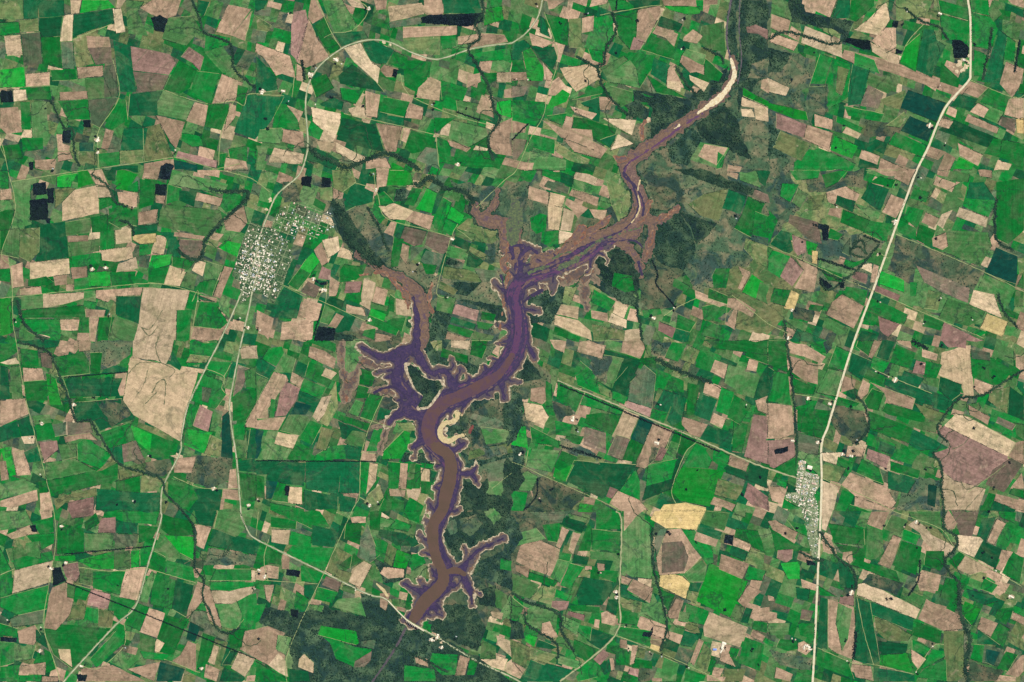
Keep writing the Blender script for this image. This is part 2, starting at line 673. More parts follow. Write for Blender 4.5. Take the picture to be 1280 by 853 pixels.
(2,0): '''b 0,15 75,5 90,55 0,115
t 0,110 80,85 100,115 35,120
b 100,40 190,50 195,130 110,125
c 90,10 90,0 300,0 290,30 220,40
p 300,0 380,0 385,50 290,60
p 390,0 455,0 450,50 395,55
b 270,80 380,65 445,105 450,165 290,180
s 390,10 560,0 665,0 650,70 560,130 480,160
p 115,135 210,140 225,195 120,205
c 0,125 40,135 50,290 0,295
e 50,130 100,125 115,290 60,295
b 120,205 235,200 240,300 130,300
a 230,160 280,190 310,320 250,320
b 315,190 405,180 410,285 350,290
b 410,180 500,170 500,280 415,285
b 505,170 570,160 550,280 505,285
e 570,165 640,155 620,280 555,280
p 580,160 635,160 620,275 560,275
t 665,0 870,0 860,50 830,120 780,100 665,85
t 650,85 790,110 1025,145 945,320 905,505 610,340
c 860,50 910,130 900,150 850,120
b 950,0 1090,15 1030,110 940,130
f 950,70 1050,80 1030,110 930,110
p 30,295 125,290 145,365 0,430 0,370
p 0,300 30,300 30,370 0,370
c 0,435 85,400 105,480 0,510
c 85,400 145,375 165,470 110,480
e 160,375 250,370 260,410 170,420
b 175,420 260,415 275,490 185,505
g 260,420 330,405 330,470 275,480
k 335,405 450,410 465,460 340,475
p 320,480 450,460 490,500 400,490 330,510
t 105,480 175,475 170,515 120,515
c 120,560 190,530 210,600 140,610
p 60,560 120,545 155,670 85,675
a 0,540 50,530 80,670 50,680
p 0,605 30,600 45,695 5,700
r 195,510 285,500 290,545 220,605
e 290,520 380,515 385,580 310,600
b 385,520 430,485 560,570 500,640 390,600
e 225,610 310,600 380,590 480,650 230,700
b 235,670 590,610 590,700 330,760 250,780
f 480,655 560,590 580,615 510,650
b 500,460 650,410 665,500 545,540
c 545,540 610,520 620,620 580,600
k 605,520 680,500 720,590 620,610
b 640,410 890,520 880,570 760,590 665,500
a 650,420 760,470 750,560 680,500
c 360,310 610,290 680,390 500,450 470,400 380,400
s 480,300 610,290 660,370 560,430
c 330,190 340,280 600,280 590,300 350,310
f 590,640 730,610 720,670 600,700
s 730,610 840,590 870,640 820,680 720,660
b 580,700 700,670 700,760 580,750
f 710,670 830,690 790,750 700,760
c 480,740 700,760 800,760 800,852 480,852
f 270,790 480,735 485,775 340,800 280,852
r 340,810 470,780 470,852 340,852
p 0,800 185,745 190,800 60,835 0,830
p 200,765 250,755 270,852 200,852
e 0,720 120,690 180,720 160,760 0,790
b 190,700 230,700 240,760 200,760
p 870,590 980,580 960,660 870,660
s 960,570 1170,590 1150,700 1040,740 930,690
p 1150,645 1180,640 1190,740 1140,740
b 840,690 960,720 990,790 940,852 840,800
c 960,740 1110,740 1100,852 940,852
p 1115,740 1200,750 1205,800 1110,790
b 1190,660 1280,670 1280,800 1210,790
c 1190,600 1280,590 1280,660 1195,650
r 1000,320 1065,355 1040,455 965,425
e 1070,350 1110,375 1080,455 1050,450
b 940,310 1000,330 960,430 920,440
a 930,440 1065,460 1020,565 920,520
f 1050,470 1110,500 1100,580 1025,565
d 1110,380 1145,350 1165,590 1105,580
b 1040,100 1160,110 1130,190 1030,150
b 990,160 1110,200 1130,270 1080,340 950,300
g 1010,230 1060,240 1040,310 1010,300
k 1190,120 1250,140 1210,240 1165,280
e 1220,150 1280,130 1280,240 1230,230
b 1160,280 1280,230 1280,320 1230,400 1165,400
p 1280,310 1280,440 1220,430
b 1165,420 1230,410 1220,500 1170,490
c 1235,450 1280,440 1280,590 1235,590
e 1170,490 1250,440 1230,590 1180,590
t 1200,40 1280,20 1280,90 1210,90
k 200,60 260,60 260,140 210,130
b 450,60 510,60 500,160 455,165
''',
(2,1): '''e 420,0 560,0 600,90 520,80 470,220 430,180
p 270,30 340,50 400,90 390,140 300,100 260,80
b 60,40 130,30 140,60 100,130 30,90
c 30,90 100,135 60,190 0,160 0,100
e 0,165 60,195 0,310
e 140,60 200,90 180,160 90,160
p 90,155 150,175 160,200 60,340 60,390 0,390 0,310
p 180,155 240,190 220,235 170,205
r 150,205 220,240 200,300 150,375 95,380 120,260
b 75,290 105,295 90,385 65,385
p 0,400 80,385 150,380 110,450 0,440
b 265,105 345,135 330,170 380,200 360,230 245,180
t 350,135 405,160 375,195 328,175
b 240,190 350,235 320,290 220,250
c 215,250 310,295 280,325 210,300
d 200,305 275,325 250,370 170,370
e 165,370 265,380 220,475 120,450
t 330,285 380,270 340,370 310,410 280,380
f 300,400 400,200 410,330 360,430 340,420
b 270,400 330,420 280,520 215,490
t 110,458 215,475 185,540 90,515
e 60,450 110,455 90,515 180,545 150,600 10,590
d 0,445 40,450 10,590 0,590
b 200,500 290,545 270,600 170,595
f 330,430 390,450 350,550 300,540
b 370,530 440,520 450,590 290,600 300,570
e 0,170 50,190 20,240 0,250
b 520,140 600,160 580,230 515,215
b 510,220 580,240 560,285 495,290
e 500,295 540,310 510,380 460,360
b 560,265 640,280 580,410 520,385
c 620,335 680,350 640,390 600,400
b 420,370 570,415 555,450 410,395
c 410,400 560,460 545,510 430,490
e 480,450 550,460 540,550 440,510
c 440,520 530,530 520,600 450,590
b 590,440 650,445 620,550 550,555
a 740,450 770,460 770,520 720,590 630,595 640,550
f 700,410 790,410 800,450 740,450
h 750,560 920,560 930,640 850,615 720,605
p 530,560 600,565 600,605 525,600
b 525,605 570,610 550,780 520,770
t 570,610 610,615 600,700 550,770
b 660,605 720,610 715,740 660,740
p 722,612 760,615 750,745 715,740
e 770,615 800,615 780,690 760,680
b 800,615 830,620 820,740 755,740 760,700 790,690
t 825,635 870,645 870,705 825,700
b 825,705 880,705 870,770 825,760
p 665,740 750,750 745,780 670,775
t 755,745 820,745 815,780 760,785
b 820,610 920,620 920,650 830,635
c 0,600 130,600 60,670 0,670
c 130,605 250,610 240,730 50,700 60,660
c 250,605 430,605 410,770 250,740
c 430,605 520,605 515,765 415,760
c 240,745 410,780 410,852 240,840
b 0,670 40,680 45,790 0,780
d 50,700 110,705 80,790 50,790
b 110,705 150,715 160,810 80,800
t 165,730 230,735 230,820 160,810
b 70,810 240,840 240,852 70,852
n 145,725 168,725 165,775 143,775
c 420,770 500,790 490,852 420,852
b 640,790 740,800 740,852 610,852
f 560,770 620,720 640,780 600,820 540,810
h 860,0 980,0 920,80 1060,110 1130,140 1140,180 1060,210 970,220 950,150 870,120 830,60
h 760,130 820,150 840,190 910,200 930,230 880,290 850,320 800,330 830,250 790,230
h 1000,420 1050,440 1000,480 960,480 935,430
h 1280,270 1170,300 1090,350 1120,470 1080,540 1280,510
b 930,40 1060,75 1060,115 920,80
t 975,0 1075,0 1060,45 975,35
b 1080,0 1160,0 1150,40 1130,90 1070,70
f 870,10 930,10 930,50 890,50
g 1085,360 1190,390 1180,425 1070,390
e 1120,430 1280,450 1280,500 1150,520
f 1070,550 1280,510 1280,560 1140,570 1060,600
h 1020,550 1100,600 1280,570 1280,680 1180,640 1060,650
g 1130,620 1280,580 1280,660 1180,740
h 1040,690 1090,720 1150,700 1180,800 1050,852 1000,852
h 1150,690 1280,680 1280,852 1080,852
''',
(2,2): '''h 60,90 130,140 145,190 60,205 5,200 40,150
h 0,250 50,270 55,400 0,440
h 0,500 60,540 60,640 0,650
s 200,300 290,330 310,370 220,390
s 240,480 420,560 440,620 250,570
s 100,680 150,680 380,760 290,850 100,852
s 400,60 500,80 470,220 400,160
p 190,0 270,0 260,60 210,40
p 340,0 390,0 470,25 450,90 325,55
p 555,0 650,0 665,40 640,90 550,60
c 450,40 640,100 560,280 420,230
e 460,70 560,90 500,240 410,190
c 580,130 640,110 580,240 510,210
b 340,100 400,150 440,210 490,250 490,290 330,225 310,150
f 430,215 495,250 490,285 440,260
g 610,190 660,120 720,170 700,340 580,300 590,210
r 580,300 700,340 690,385 565,330
s 690,0 800,0 760,80 700,70
b 800,0 880,0 830,105 765,85
f 880,20 940,50 910,120 845,95
b 940,55 1015,75 990,155 915,130
p 1015,95 1080,120 1060,190 990,155
e 1080,120 1160,145 1120,250 1060,210
b 960,0 1280,0 1280,70 1020,40
b 1160,40 1280,60 1280,120 1170,80
p 1185,90 1230,105 1220,155 1170,145
b 1230,105 1270,125 1240,180 1220,155
e 1150,150 1240,190 1210,290 1120,260
c 1255,120 1280,120 1280,260 1260,300 1210,285
b 640,90 720,80 720,140 660,120
b 720,140 800,170 760,250 720,230
b 800,175 860,200 860,260 765,245
c 760,245 820,265 780,360 710,335
b 705,340 780,360 760,410 700,390
c 820,265 870,285 850,400 800,425 775,400
b 880,210 940,225 910,370 870,370
c 940,260 1025,295 990,400 900,370
p 970,200 1045,240 1030,290 955,260
b 1045,230 1110,260 1080,375 1020,350
b 1110,270 1200,320 1140,420 1075,385
p 1215,300 1280,275 1280,370 1230,350
p 1010,360 1070,390 1050,440 990,410
p 850,380 980,420 940,485 890,470 850,420
c 980,425 1110,460 1090,540 940,490
b 1110,400 1180,420 1150,560 1100,550
r 1210,370 1280,380 1280,620 1160,580 1190,450
b 230,205 360,250 320,360 220,290
b 365,260 560,345 540,370 340,320
b 500,250 580,280 560,320 500,290
b 370,370 450,360 540,375 500,470 365,410
t 560,345 635,375 590,490 500,480
k 520,470 590,490 550,600 475,570
k 365,430 470,460 470,565 355,520
d 640,375 710,400 660,520 595,490
b 595,490 660,520 620,610 550,595
p 700,410 805,450 770,530 710,600 660,640 620,630
r 740,530 780,540 750,600 710,600
b 815,445 870,460 840,520 795,500
e 795,500 840,520 820,590 770,560
b 850,460 930,490 850,580 825,560
c 830,570 860,590 800,740 650,800 670,730 800,690
b 680,620 830,590 800,690 670,730
b 920,510 960,530 1000,600 980,640 850,630
a 850,630 1060,650 990,835 840,800 790,750
b 1010,540 1100,580 1060,640 1000,600
p 1090,570 1190,600 1170,655 1080,620
c 1190,600 1280,640 1280,740 1070,660 1060,620 1180,655
p 95,240 165,230 170,300 150,320 90,300
t 55,305 150,325 185,380 160,425 70,395
b 170,200 200,220 200,330 170,330
b 90,425 230,500 240,530 100,510
a 10,430 70,430 80,540 0,520
b 215,400 300,420 290,480 220,470
b 290,470 360,480 340,520 280,490
e 100,540 240,550 200,660 70,630
f 330,570 420,590 420,610 320,600
b 250,550 325,580 330,600 240,650 210,630
a 230,590 310,620 270,705 205,680
c 310,600 620,620 540,750 450,790 270,700
b 620,640 640,700 640,800 540,750
p 530,750 640,800 680,852 540,852 490,810
r 490,730 530,745 500,790 470,780
b 420,790 520,852 400,852
a 340,810 410,820 400,852 330,852
p 360,780 420,790 410,820 360,810
y 740,852 760,820 870,810 970,840 970,852
f 1030,690 1160,730 1120,800 1010,770
r 1180,710 1280,780 1280,852 1200,820 1160,780
p 1010,780 1120,820 1100,852 990,820
e 0,690 80,650 130,680 100,750 0,750
b 0,750 80,760 60,852 0,852
s 700,530 740,540 710,610 760,600 680,620
''',
(2,3): '''s 280,0 330,0 320,40 290,70
p 100,0 190,20 290,80 265,115 180,80 100,60
b 190,0 300,10 300,60 260,60
p 105,75 250,120 250,220 180,200 110,150
b 340,25 415,60 380,150 300,130
e 300,140 375,155 345,280 240,260
c 0,130 30,150 0,230
b 30,150 100,170 115,320 0,300
b 110,180 240,235 230,270 125,260
g 130,270 190,275 190,320 140,330
b 145,335 310,350 290,470 270,490 150,450
p 0,310 120,325 130,470 60,490 0,490
g 150,460 260,490 250,575 150,550
r 0,500 130,490 135,580 30,640 0,630
n 30,545 100,530 100,555 35,570
e 150,550 260,590 260,680 170,590
b 140,580 140,690 30,640
b 320,270 460,310 440,330 350,310
s 330,320 480,350 510,450 440,520 330,440 310,400
p 370,170 440,200 430,240 365,260
c 420,60 515,100 470,200 400,150
p 530,0 570,0 520,90 500,80
b 450,0 530,0 500,75 440,30
c 570,0 635,10 600,100 540,80
b 640,20 740,60 710,140 610,110
b 525,80 605,110 580,160 510,140
b 500,145 585,175 570,220 480,185
c 680,150 780,190 750,240 660,200
p 640,0 710,0 720,40 650,15
r 740,100 790,110 780,170 720,160
b 790,100 870,120 840,190 775,180
c 860,180 970,220 960,270 920,300 850,250
p 770,40 850,70 840,100 770,80
t 870,60 1010,20 1030,280 980,270 965,220 850,170
r 870,0 990,0 990,40 900,30
p 1030,190 1125,225 1120,260 1060,270 1030,240
b 1010,40 1130,90 1220,150 1180,210 1130,225 1020,180
g 1010,40 1110,60 1110,100 1020,90
e 1140,10 1230,40 1230,130 1140,80
p 1240,70 1280,75 1280,160 1240,130
f 1110,250 1210,230 1195,365 1100,300
c 1210,230 1280,280 1280,410 1200,370
c 590,190 910,280 890,340 760,310 580,220
c 920,250 980,270 890,350 860,345
p 475,195 510,215 500,260 460,300 450,260
p 510,210 735,290 720,345 600,310 580,260
b 480,300 520,240 580,260 550,350 500,340
b 590,310 790,370 780,410 600,370 570,350
f 730,310 900,370 870,410 790,390
e 760,410 860,400 840,460 750,440
b 500,350 730,440 720,520 500,440
c 725,440 905,535 760,550 700,520
b 500,460 640,520 600,560 490,520
c 560,500 640,530 620,570 550,545
b 640,540 750,570 720,620 610,590
r 500,540 610,580 590,640 490,590
b 470,590 560,640 580,720 440,660
b 610,600 760,650 750,690 610,650
c 600,650 740,700 700,765 600,740
b 350,580 420,610 400,640 340,620
t 270,560 370,560 340,620 275,600
p 400,525 485,540 470,580 390,580
f 270,600 390,640 350,710 270,690
p 410,660 590,730 640,810 620,840 440,780 365,720
t 270,700 350,730 330,852 270,852
b 370,745 430,770 400,852 335,852
p 435,780 640,840 620,852 430,830
b 410,820 520,852 390,852
e 730,570 830,590 830,670 720,640
s 740,680 860,700 860,852 640,852 660,780
d 800,720 845,725 835,830 795,820
t 940,365 1000,380 1240,510 1200,580 880,425
r 845,460 880,425 1200,580 1190,620 1000,760 930,700 870,650 830,560 900,540 910,510
k 1210,590 1280,610 1180,760 1090,720 1120,650
t 870,660 930,700 1090,740 1050,852 880,852 865,760
p 1240,510 1280,500 1280,620 1200,580
p 1270,660 1280,740 1210,740
b 1105,760 1140,770 1110,852 1060,852
c 1130,800 1240,840 1230,852 1110,852
b 1225,735 1280,750 1280,790 1210,765
p 1140,765 1270,800 1280,852 1230,840 1130,800
e 970,320 1050,310 1110,380 1100,430 1030,390
p 1000,320 1110,380 1100,420 1010,370
b 1120,340 1200,370 1280,400 1280,450 1110,400
k 1150,380 1240,420 1220,450 1140,410
e 1230,410 1280,420 1280,500 1240,470
c 1250,200 1280,210 1280,270 1245,230
b 0,0 90,0 100,160 0,120
p 0,730 100,730 70,820 20,800
b 50,690 100,700 90,740 45,720
b 80,790 160,840 150,852 70,840
''',
(3,0): '''e 0,0 130,0 165,70 0,100
t 30,120 150,70 190,110 60,140
n 148,75 175,68 188,105 160,105
b 160,55 265,30 270,105 200,120
p 195,0 262,0 262,30 210,42
r 340,0 470,0 470,20 360,38
b 290,60 420,90 420,205 285,215
b 420,60 480,10 500,60 430,100
r 510,35 575,30 578,110 488,108 495,60
c 580,55 690,60 695,115 582,110
b 510,0 800,0 780,70 600,50
e 420,110 570,118 560,190 425,200
g 575,115 690,120 680,175 575,185
b 690,70 790,80 760,140 690,160
e 130,160 200,150 205,240 120,220
e 30,190 110,175 140,220 50,250
b 130,120 270,110 270,160 200,200
b 60,240 260,200 270,245 80,295
t 75,295 265,245 255,355 60,415
b 0,180 60,300 60,410 0,430
b 0,435 245,370 235,490 90,520 0,480
g 90,520 220,495 215,560 60,580 50,540
a 275,225 375,220 380,250 275,250
a 390,245 570,200 570,290 460,290
n 262,285 300,280 330,350 265,375
r 310,270 390,255 400,320 380,355 330,330
e 400,290 465,300 455,375 395,360
b 465,300 640,300 600,420 465,385
e 570,210 650,195 650,290 570,290
a 655,200 700,195 695,280 655,285
b 700,190 755,175 740,270 700,275
p 630,285 730,280 690,450 595,430
p 260,385 330,355 335,430 370,440 350,520 280,595 220,585 245,430
e 335,360 380,370 370,435 335,430
b 380,370 455,390 430,450 370,435
r 455,390 553,415 540,490 435,470
b 555,420 680,460 640,510 600,550 540,490
b 430,480 490,490 490,560 420,560
f 370,470 430,470 420,540 330,550
f 495,490 570,500 560,585 490,575
b 690,460 745,480 700,600 635,570 640,520
p 745,485 825,510 785,635 700,605
b 830,520 935,550 880,690 785,640
e 700,610 780,640 770,720 700,700
b 240,560 580,590 440,720 360,790 270,720 215,600
b 450,740 580,600 630,590 620,660 480,785
e 540,750 610,700 710,730 630,800
p 635,790 800,755 770,850 720,830
p 400,790 560,770 730,852 430,852
d 800,755 925,790 905,852 780,852
b 700,700 870,720 860,750 720,740
n 385,815 435,820 430,852 390,852
p 90,600 175,570 205,620 170,670 95,660
c 180,590 220,610 240,690 180,650
n 0,628 85,635 80,655 0,652
b 0,560 90,590 85,630 0,620
b 0,660 70,660 70,760 0,780
e 80,680 180,670 160,740 80,750
p 105,775 230,755 225,820 110,810
b 95,820 210,820 205,852 95,852
p 210,825 290,830 290,852 210,852
b 0,780 100,770 90,852 0,852
b 220,690 260,710 280,790 230,810
t 290,690 350,690 360,780 300,740
b 815,20 960,50 970,120 860,130 805,90
e 800,110 850,140 960,250 830,230 770,200
a 820,120 970,130 965,245 900,210
b 750,200 830,240 815,320 740,285
b 835,245 965,280 975,350 830,320
b 770,310 880,345 860,490 750,465
c 880,350 970,370 930,530 860,490
e 700,400 760,300 780,320 735,460 700,450
p 970,65 1055,80 1020,190 980,170 985,110
c 970,0 1085,0 1060,85 980,60
e 1090,0 1200,0 1230,90 1180,130 1070,90
c 1065,90 1280,150 1280,220 1040,170
s 1040,180 1280,220 1260,270 1020,270
b 1080,290 1255,290 1260,350 1050,350
b 1050,355 1270,355 1270,375 1150,400 1050,395
t 1255,295 1280,300 1280,352 1258,350
t 1050,400 1280,375 1260,410 1160,465 1075,460
p 990,350 1050,380 1110,590 1040,540 1020,440 940,540 925,530
g 960,500 1030,500 1050,560 1140,620 1135,655 950,550
e 1080,470 1200,450 1220,540 1180,590 1110,580
b 1180,440 1280,410 1280,600 1200,580 1210,520
d 950,555 1005,580 975,655 930,640
b 1015,610 1075,630 1040,780 980,780
f 1075,640 1140,655 1100,780 1045,760
t 1070,670 1095,680 1070,770 1040,755
p 940,650 980,665 980,805 860,750 900,720
p 1030,765 1100,795 1080,852 1020,830
b 1145,600 1220,590 1210,680 1150,690
p 1225,600 1280,590 1280,735 1200,690
c 1150,700 1190,700 1150,770 1110,770
t 1195,700 1275,740 1225,830 1155,785
c 1120,780 1225,835 1215,852 1095,852
p 1235,825 1280,820 1280,852 1230,852
''',
(3,1): '''h 0,540 40,480 160,500 190,560 150,730 90,650 40,570
h 210,580 300,560 400,700 410,800 480,852 300,852 260,750 200,680
h 520,410 640,440 760,560 620,760 560,852 460,852 420,740 560,720 600,640 520,560
h 590,240 780,200 740,350 640,360
h 900,480 1000,460 1090,480 1150,580 1110,700 960,640 870,600
h 740,620 860,640 960,680 860,740 740,780 700,852 620,852
h 940,0 1280,0 1280,120 1180,150 1000,270 960,180 920,90
h 930,60 1160,50 1100,220 990,260 970,180
h 1100,260 1280,180 1280,400 1180,350 1080,320
h 1110,400 1200,370 1200,480 1120,470
b 75,30 205,50 200,90 75,80
t 78,90 172,95 160,168 78,155
b 175,100 280,130 275,180 165,168
c 280,70 420,100 390,180 280,170
b 75,0 320,0 370,80 280,90 200,50
b 180,175 390,185 345,300 230,250 150,210
b 70,190 130,215 125,270 65,260
p 130,220 170,230 165,290 130,290
n 155,290 222,298 218,330 150,320
p 20,280 55,268 115,280 110,340 60,335 40,350 0,345 0,310
p 40,370 90,370 70,460 50,440
b 225,270 335,315 310,360 225,350
c 240,370 310,370 270,450 240,420
b 200,400 270,440 240,500 190,480
n 175,490 213,495 210,535 170,525
b 0,470 50,460 20,550 0,560
p 0,590 60,575 150,610 100,680 110,710 60,770 0,740
e 110,620 180,630 150,720 100,690
t 60,770 110,710 150,750 160,830 120,810
b 0,750 160,840 160,852 0,852
c 170,790 260,800 270,852 165,852
t 215,740 240,715 290,760 290,810 210,780
a 325,575 500,600 515,660 500,670 310,620
b 300,600 500,680 580,690 560,750 490,780 400,740 370,660
k 495,750 580,700 570,750 540,780 490,780
g 530,650 600,640 590,690 520,670
k 350,325 430,350 410,405 330,370
b 310,380 410,405 380,460 290,440
e 410,440 520,430 550,530 380,480
e 270,465 340,475 330,505 260,490
f 395,175 480,220 470,290 400,260 430,340 350,300
f 410,290 480,310 460,360 390,330
b 490,210 530,250 440,300 415,270
t 480,290 540,250 580,270 520,385 460,355
e 435,370 500,385 490,415 430,400
b 450,60 530,60 520,170 440,140
b 570,0 630,0 620,100 570,90
e 625,30 700,50 660,80 620,80
b 700,40 780,70 760,105 670,85
b 740,0 820,0 815,60 760,40
c 615,90 740,110 830,160 790,180 700,170 610,120
b 590,120 660,160 640,260 600,240
f 660,160 705,190 680,280 640,250
a 705,190 780,220 750,290 685,280
b 740,220 830,210 850,260 780,300
p 640,280 740,290 740,330 660,340 620,310
g 520,140 560,70 600,180 620,220 570,260 520,230
e 780,270 850,290 850,370 800,370 770,330
p 620,410 670,410 650,500 620,480
e 680,440 720,440 720,480 680,470
p 790,720 860,740 860,780 800,760
b 880,710 1010,720 1000,820 930,820 870,760
b 740,770 890,790 900,852 740,852
p 1020,720 1070,735 1045,820 995,825
b 1070,740 1110,760 1090,820 1055,820
e 1130,640 1200,680 1200,740 1120,740
t 1120,740 1200,720 1260,740 1240,800 1180,780
t 1200,620 1280,650 1280,730 1210,670
e 1160,360 1260,420 1260,500 1190,480
t 1170,500 1240,510 1230,545 1180,530
b 1225,235 1280,250 1280,300 1220,290
e 1270,420 1280,500 1230,560 1200,550
p 470,30 550,25 550,60 480,60
t 1250,760 1280,740 1280,820 1240,800
''',
(3,2): '''s 0,20 60,10 80,60 0,130
e 0,120 120,85 170,140 0,180
p 50,150 100,135 150,150 240,190 230,250 190,325 90,290 20,250
p 20,270 90,285 80,335 20,300
g 80,0 270,0 250,60 160,40
b 150,70 240,60 235,160 180,150
c 270,20 370,60 350,110 255,75
e 280,10 380,35 375,60 290,35
p 250,78 285,95 240,190 220,175
c 285,95 305,100 270,175 250,165
p 305,105 345,115 305,215 282,195
b 400,90 545,105 530,200 400,190
b 420,0 545,0 540,90 420,95
b 380,60 410,100 390,200 330,200
c 310,215 385,230 375,270 300,260
e 390,200 520,210 520,250 390,240
b 240,205 300,215 290,250 240,240
e 230,240 290,255 240,360 190,330
b 80,300 230,350 210,380 80,340
b 290,260 360,280 290,390 240,370
e 0,310 140,370 90,440 0,410
f 150,370 220,395 200,470 90,440
b 220,390 300,420 290,450 215,430
r 200,450 285,450 280,490 240,500 195,480
c 360,330 530,360 450,470 330,470 320,410
b 420,290 530,300 520,360 440,330
p 425,260 465,265 460,300 430,300
p 365,275 400,275 400,295 365,295
e 320,330 360,330 300,460 280,450
r 285,500 365,520 360,550 275,520
b 290,470 440,480 440,510 300,500
b 300,560 400,580 390,650 240,540
e 245,520 340,560 320,620 250,570
c 385,580 510,625 440,690 375,650
b 310,640 420,690 360,750 300,690
p 150,560 190,550 230,630 190,640 145,620
e 75,490 230,500 220,600 80,560
e 0,430 60,480 30,550 0,530
h 0,540 60,570 60,640 0,640
a 70,610 130,630 110,680 65,650
c 130,640 230,680 200,690 120,680
f 0,640 90,680 60,820 0,750
p 0,750 70,790 40,840 0,820
f 90,680 230,720 160,770 90,740
c 95,740 320,800 240,852 50,852
e 230,720 350,755 330,790 230,760
p 445,510 480,500 520,525 515,575 450,560
c 480,440 530,440 520,520 470,495
p 415,540 440,545 435,585 410,580
p 545,320 600,340 580,370 545,360
p 575,395 605,340 705,385 690,460
c 540,365 575,375 580,410 690,465 545,430
f 545,460 650,465 640,510 550,480
b 535,490 630,510 620,570 530,560
e 650,465 700,400 770,540 740,560 640,500
e 550,70 640,30 690,60 700,340 600,330 550,300
p 560,0 660,0 620,30 560,100
y 715,0 970,0 925,95 840,88 770,85 695,40
g 740,90 780,85 760,130 725,230 710,150
p 770,95 845,88 950,230 870,310 735,320 720,220
k 750,160 850,150 880,230 860,300 750,310
e 870,300 950,245 975,280 960,350 890,355 855,320
y 740,320 800,315 850,325 890,360 870,440 735,375
c 890,360 950,360 930,405 885,395
f 875,395 935,410 920,460 870,440
b 735,390 815,420 780,500 740,440
p 820,435 860,450 830,535 800,540 768,525
b 870,460 985,500 960,570 870,550
e 840,500 890,510 880,560 830,550
f 870,560 930,575 940,610 900,610 860,590
c 860,600 940,620 900,680 840,670
p 640,525 770,570 765,650 690,640 625,575
b 530,575 700,600 690,680 530,625
n 655,605 690,605 705,575 705,610 690,630 650,625
p 695,615 765,640 745,680 690,660
y 695,665 750,680 740,710 690,685
p 540,640 575,645 575,685 540,685
p 600,670 630,672 610,760 588,770
f 630,680 670,690 660,740 620,730
r 455,690 485,720 440,770 405,740
c 440,770 485,740 500,800 460,820
p 487,735 510,735 515,790 495,800
b 380,760 430,780 430,830 330,852 320,830
b 520,690 590,700 580,770 520,770
b 615,740 700,750 700,790 600,780
r 590,785 635,790 630,830 580,815
b 850,95 910,95 1000,180 1010,260 975,270 900,170
c 935,65 1050,105 1040,145 920,105
p 920,105 1030,145 1020,180 910,145
e 970,0 1090,10 1060,100 940,60
e 1120,0 1170,0 1165,30 1110,15
b 1120,85 1230,100 1270,210 1200,180 1190,160 1110,130
n 1065,118 1110,120 1105,170 1060,160
p 1110,130 1197,170 1185,205 1105,170
c 1100,170 1180,205 1165,250 1085,215
p 1045,215 1185,265 1150,340 1035,290
f 1190,195 1265,215 1250,285 1170,260
b 1185,275 1270,300 1250,350 1160,340
a 990,260 1180,350 1105,540 920,450
e 1120,465 1165,480 1140,550 1090,530
c 1170,480 1205,490 1180,560 1140,555
t 990,505 1150,570 1180,580 1140,680 960,625 955,580
p 1180,370 1250,400 1160,480 1128,450
p 1200,490 1280,480 1280,550 1210,550
b 1210,550 1280,560 1280,610 1200,590
p 1205,592 1275,625 1255,655 1192,625
b 1165,630 1260,665 1240,800 1130,760
p 935,640 960,650 910,775 890,755
f 960,660 1000,700 990,790 920,780
b 1090,680 1140,690 1120,740 1090,730
p 1040,710 1080,700 1120,780 1040,750
b 990,740 1025,745 1000,810 975,800
p 1010,780 1060,790 1040,830 1000,820
p 975,820 1070,830 1060,852 975,852
f 1060,790 1170,790 1150,852 1060,852
b 870,790 970,820 960,852 860,852
p 700,835 750,835 750,852 700,852
c 520,630 690,680 610,670 520,660
e 760,730 830,760 820,852 740,852
s 640,760 690,770 690,852 630,852
''',
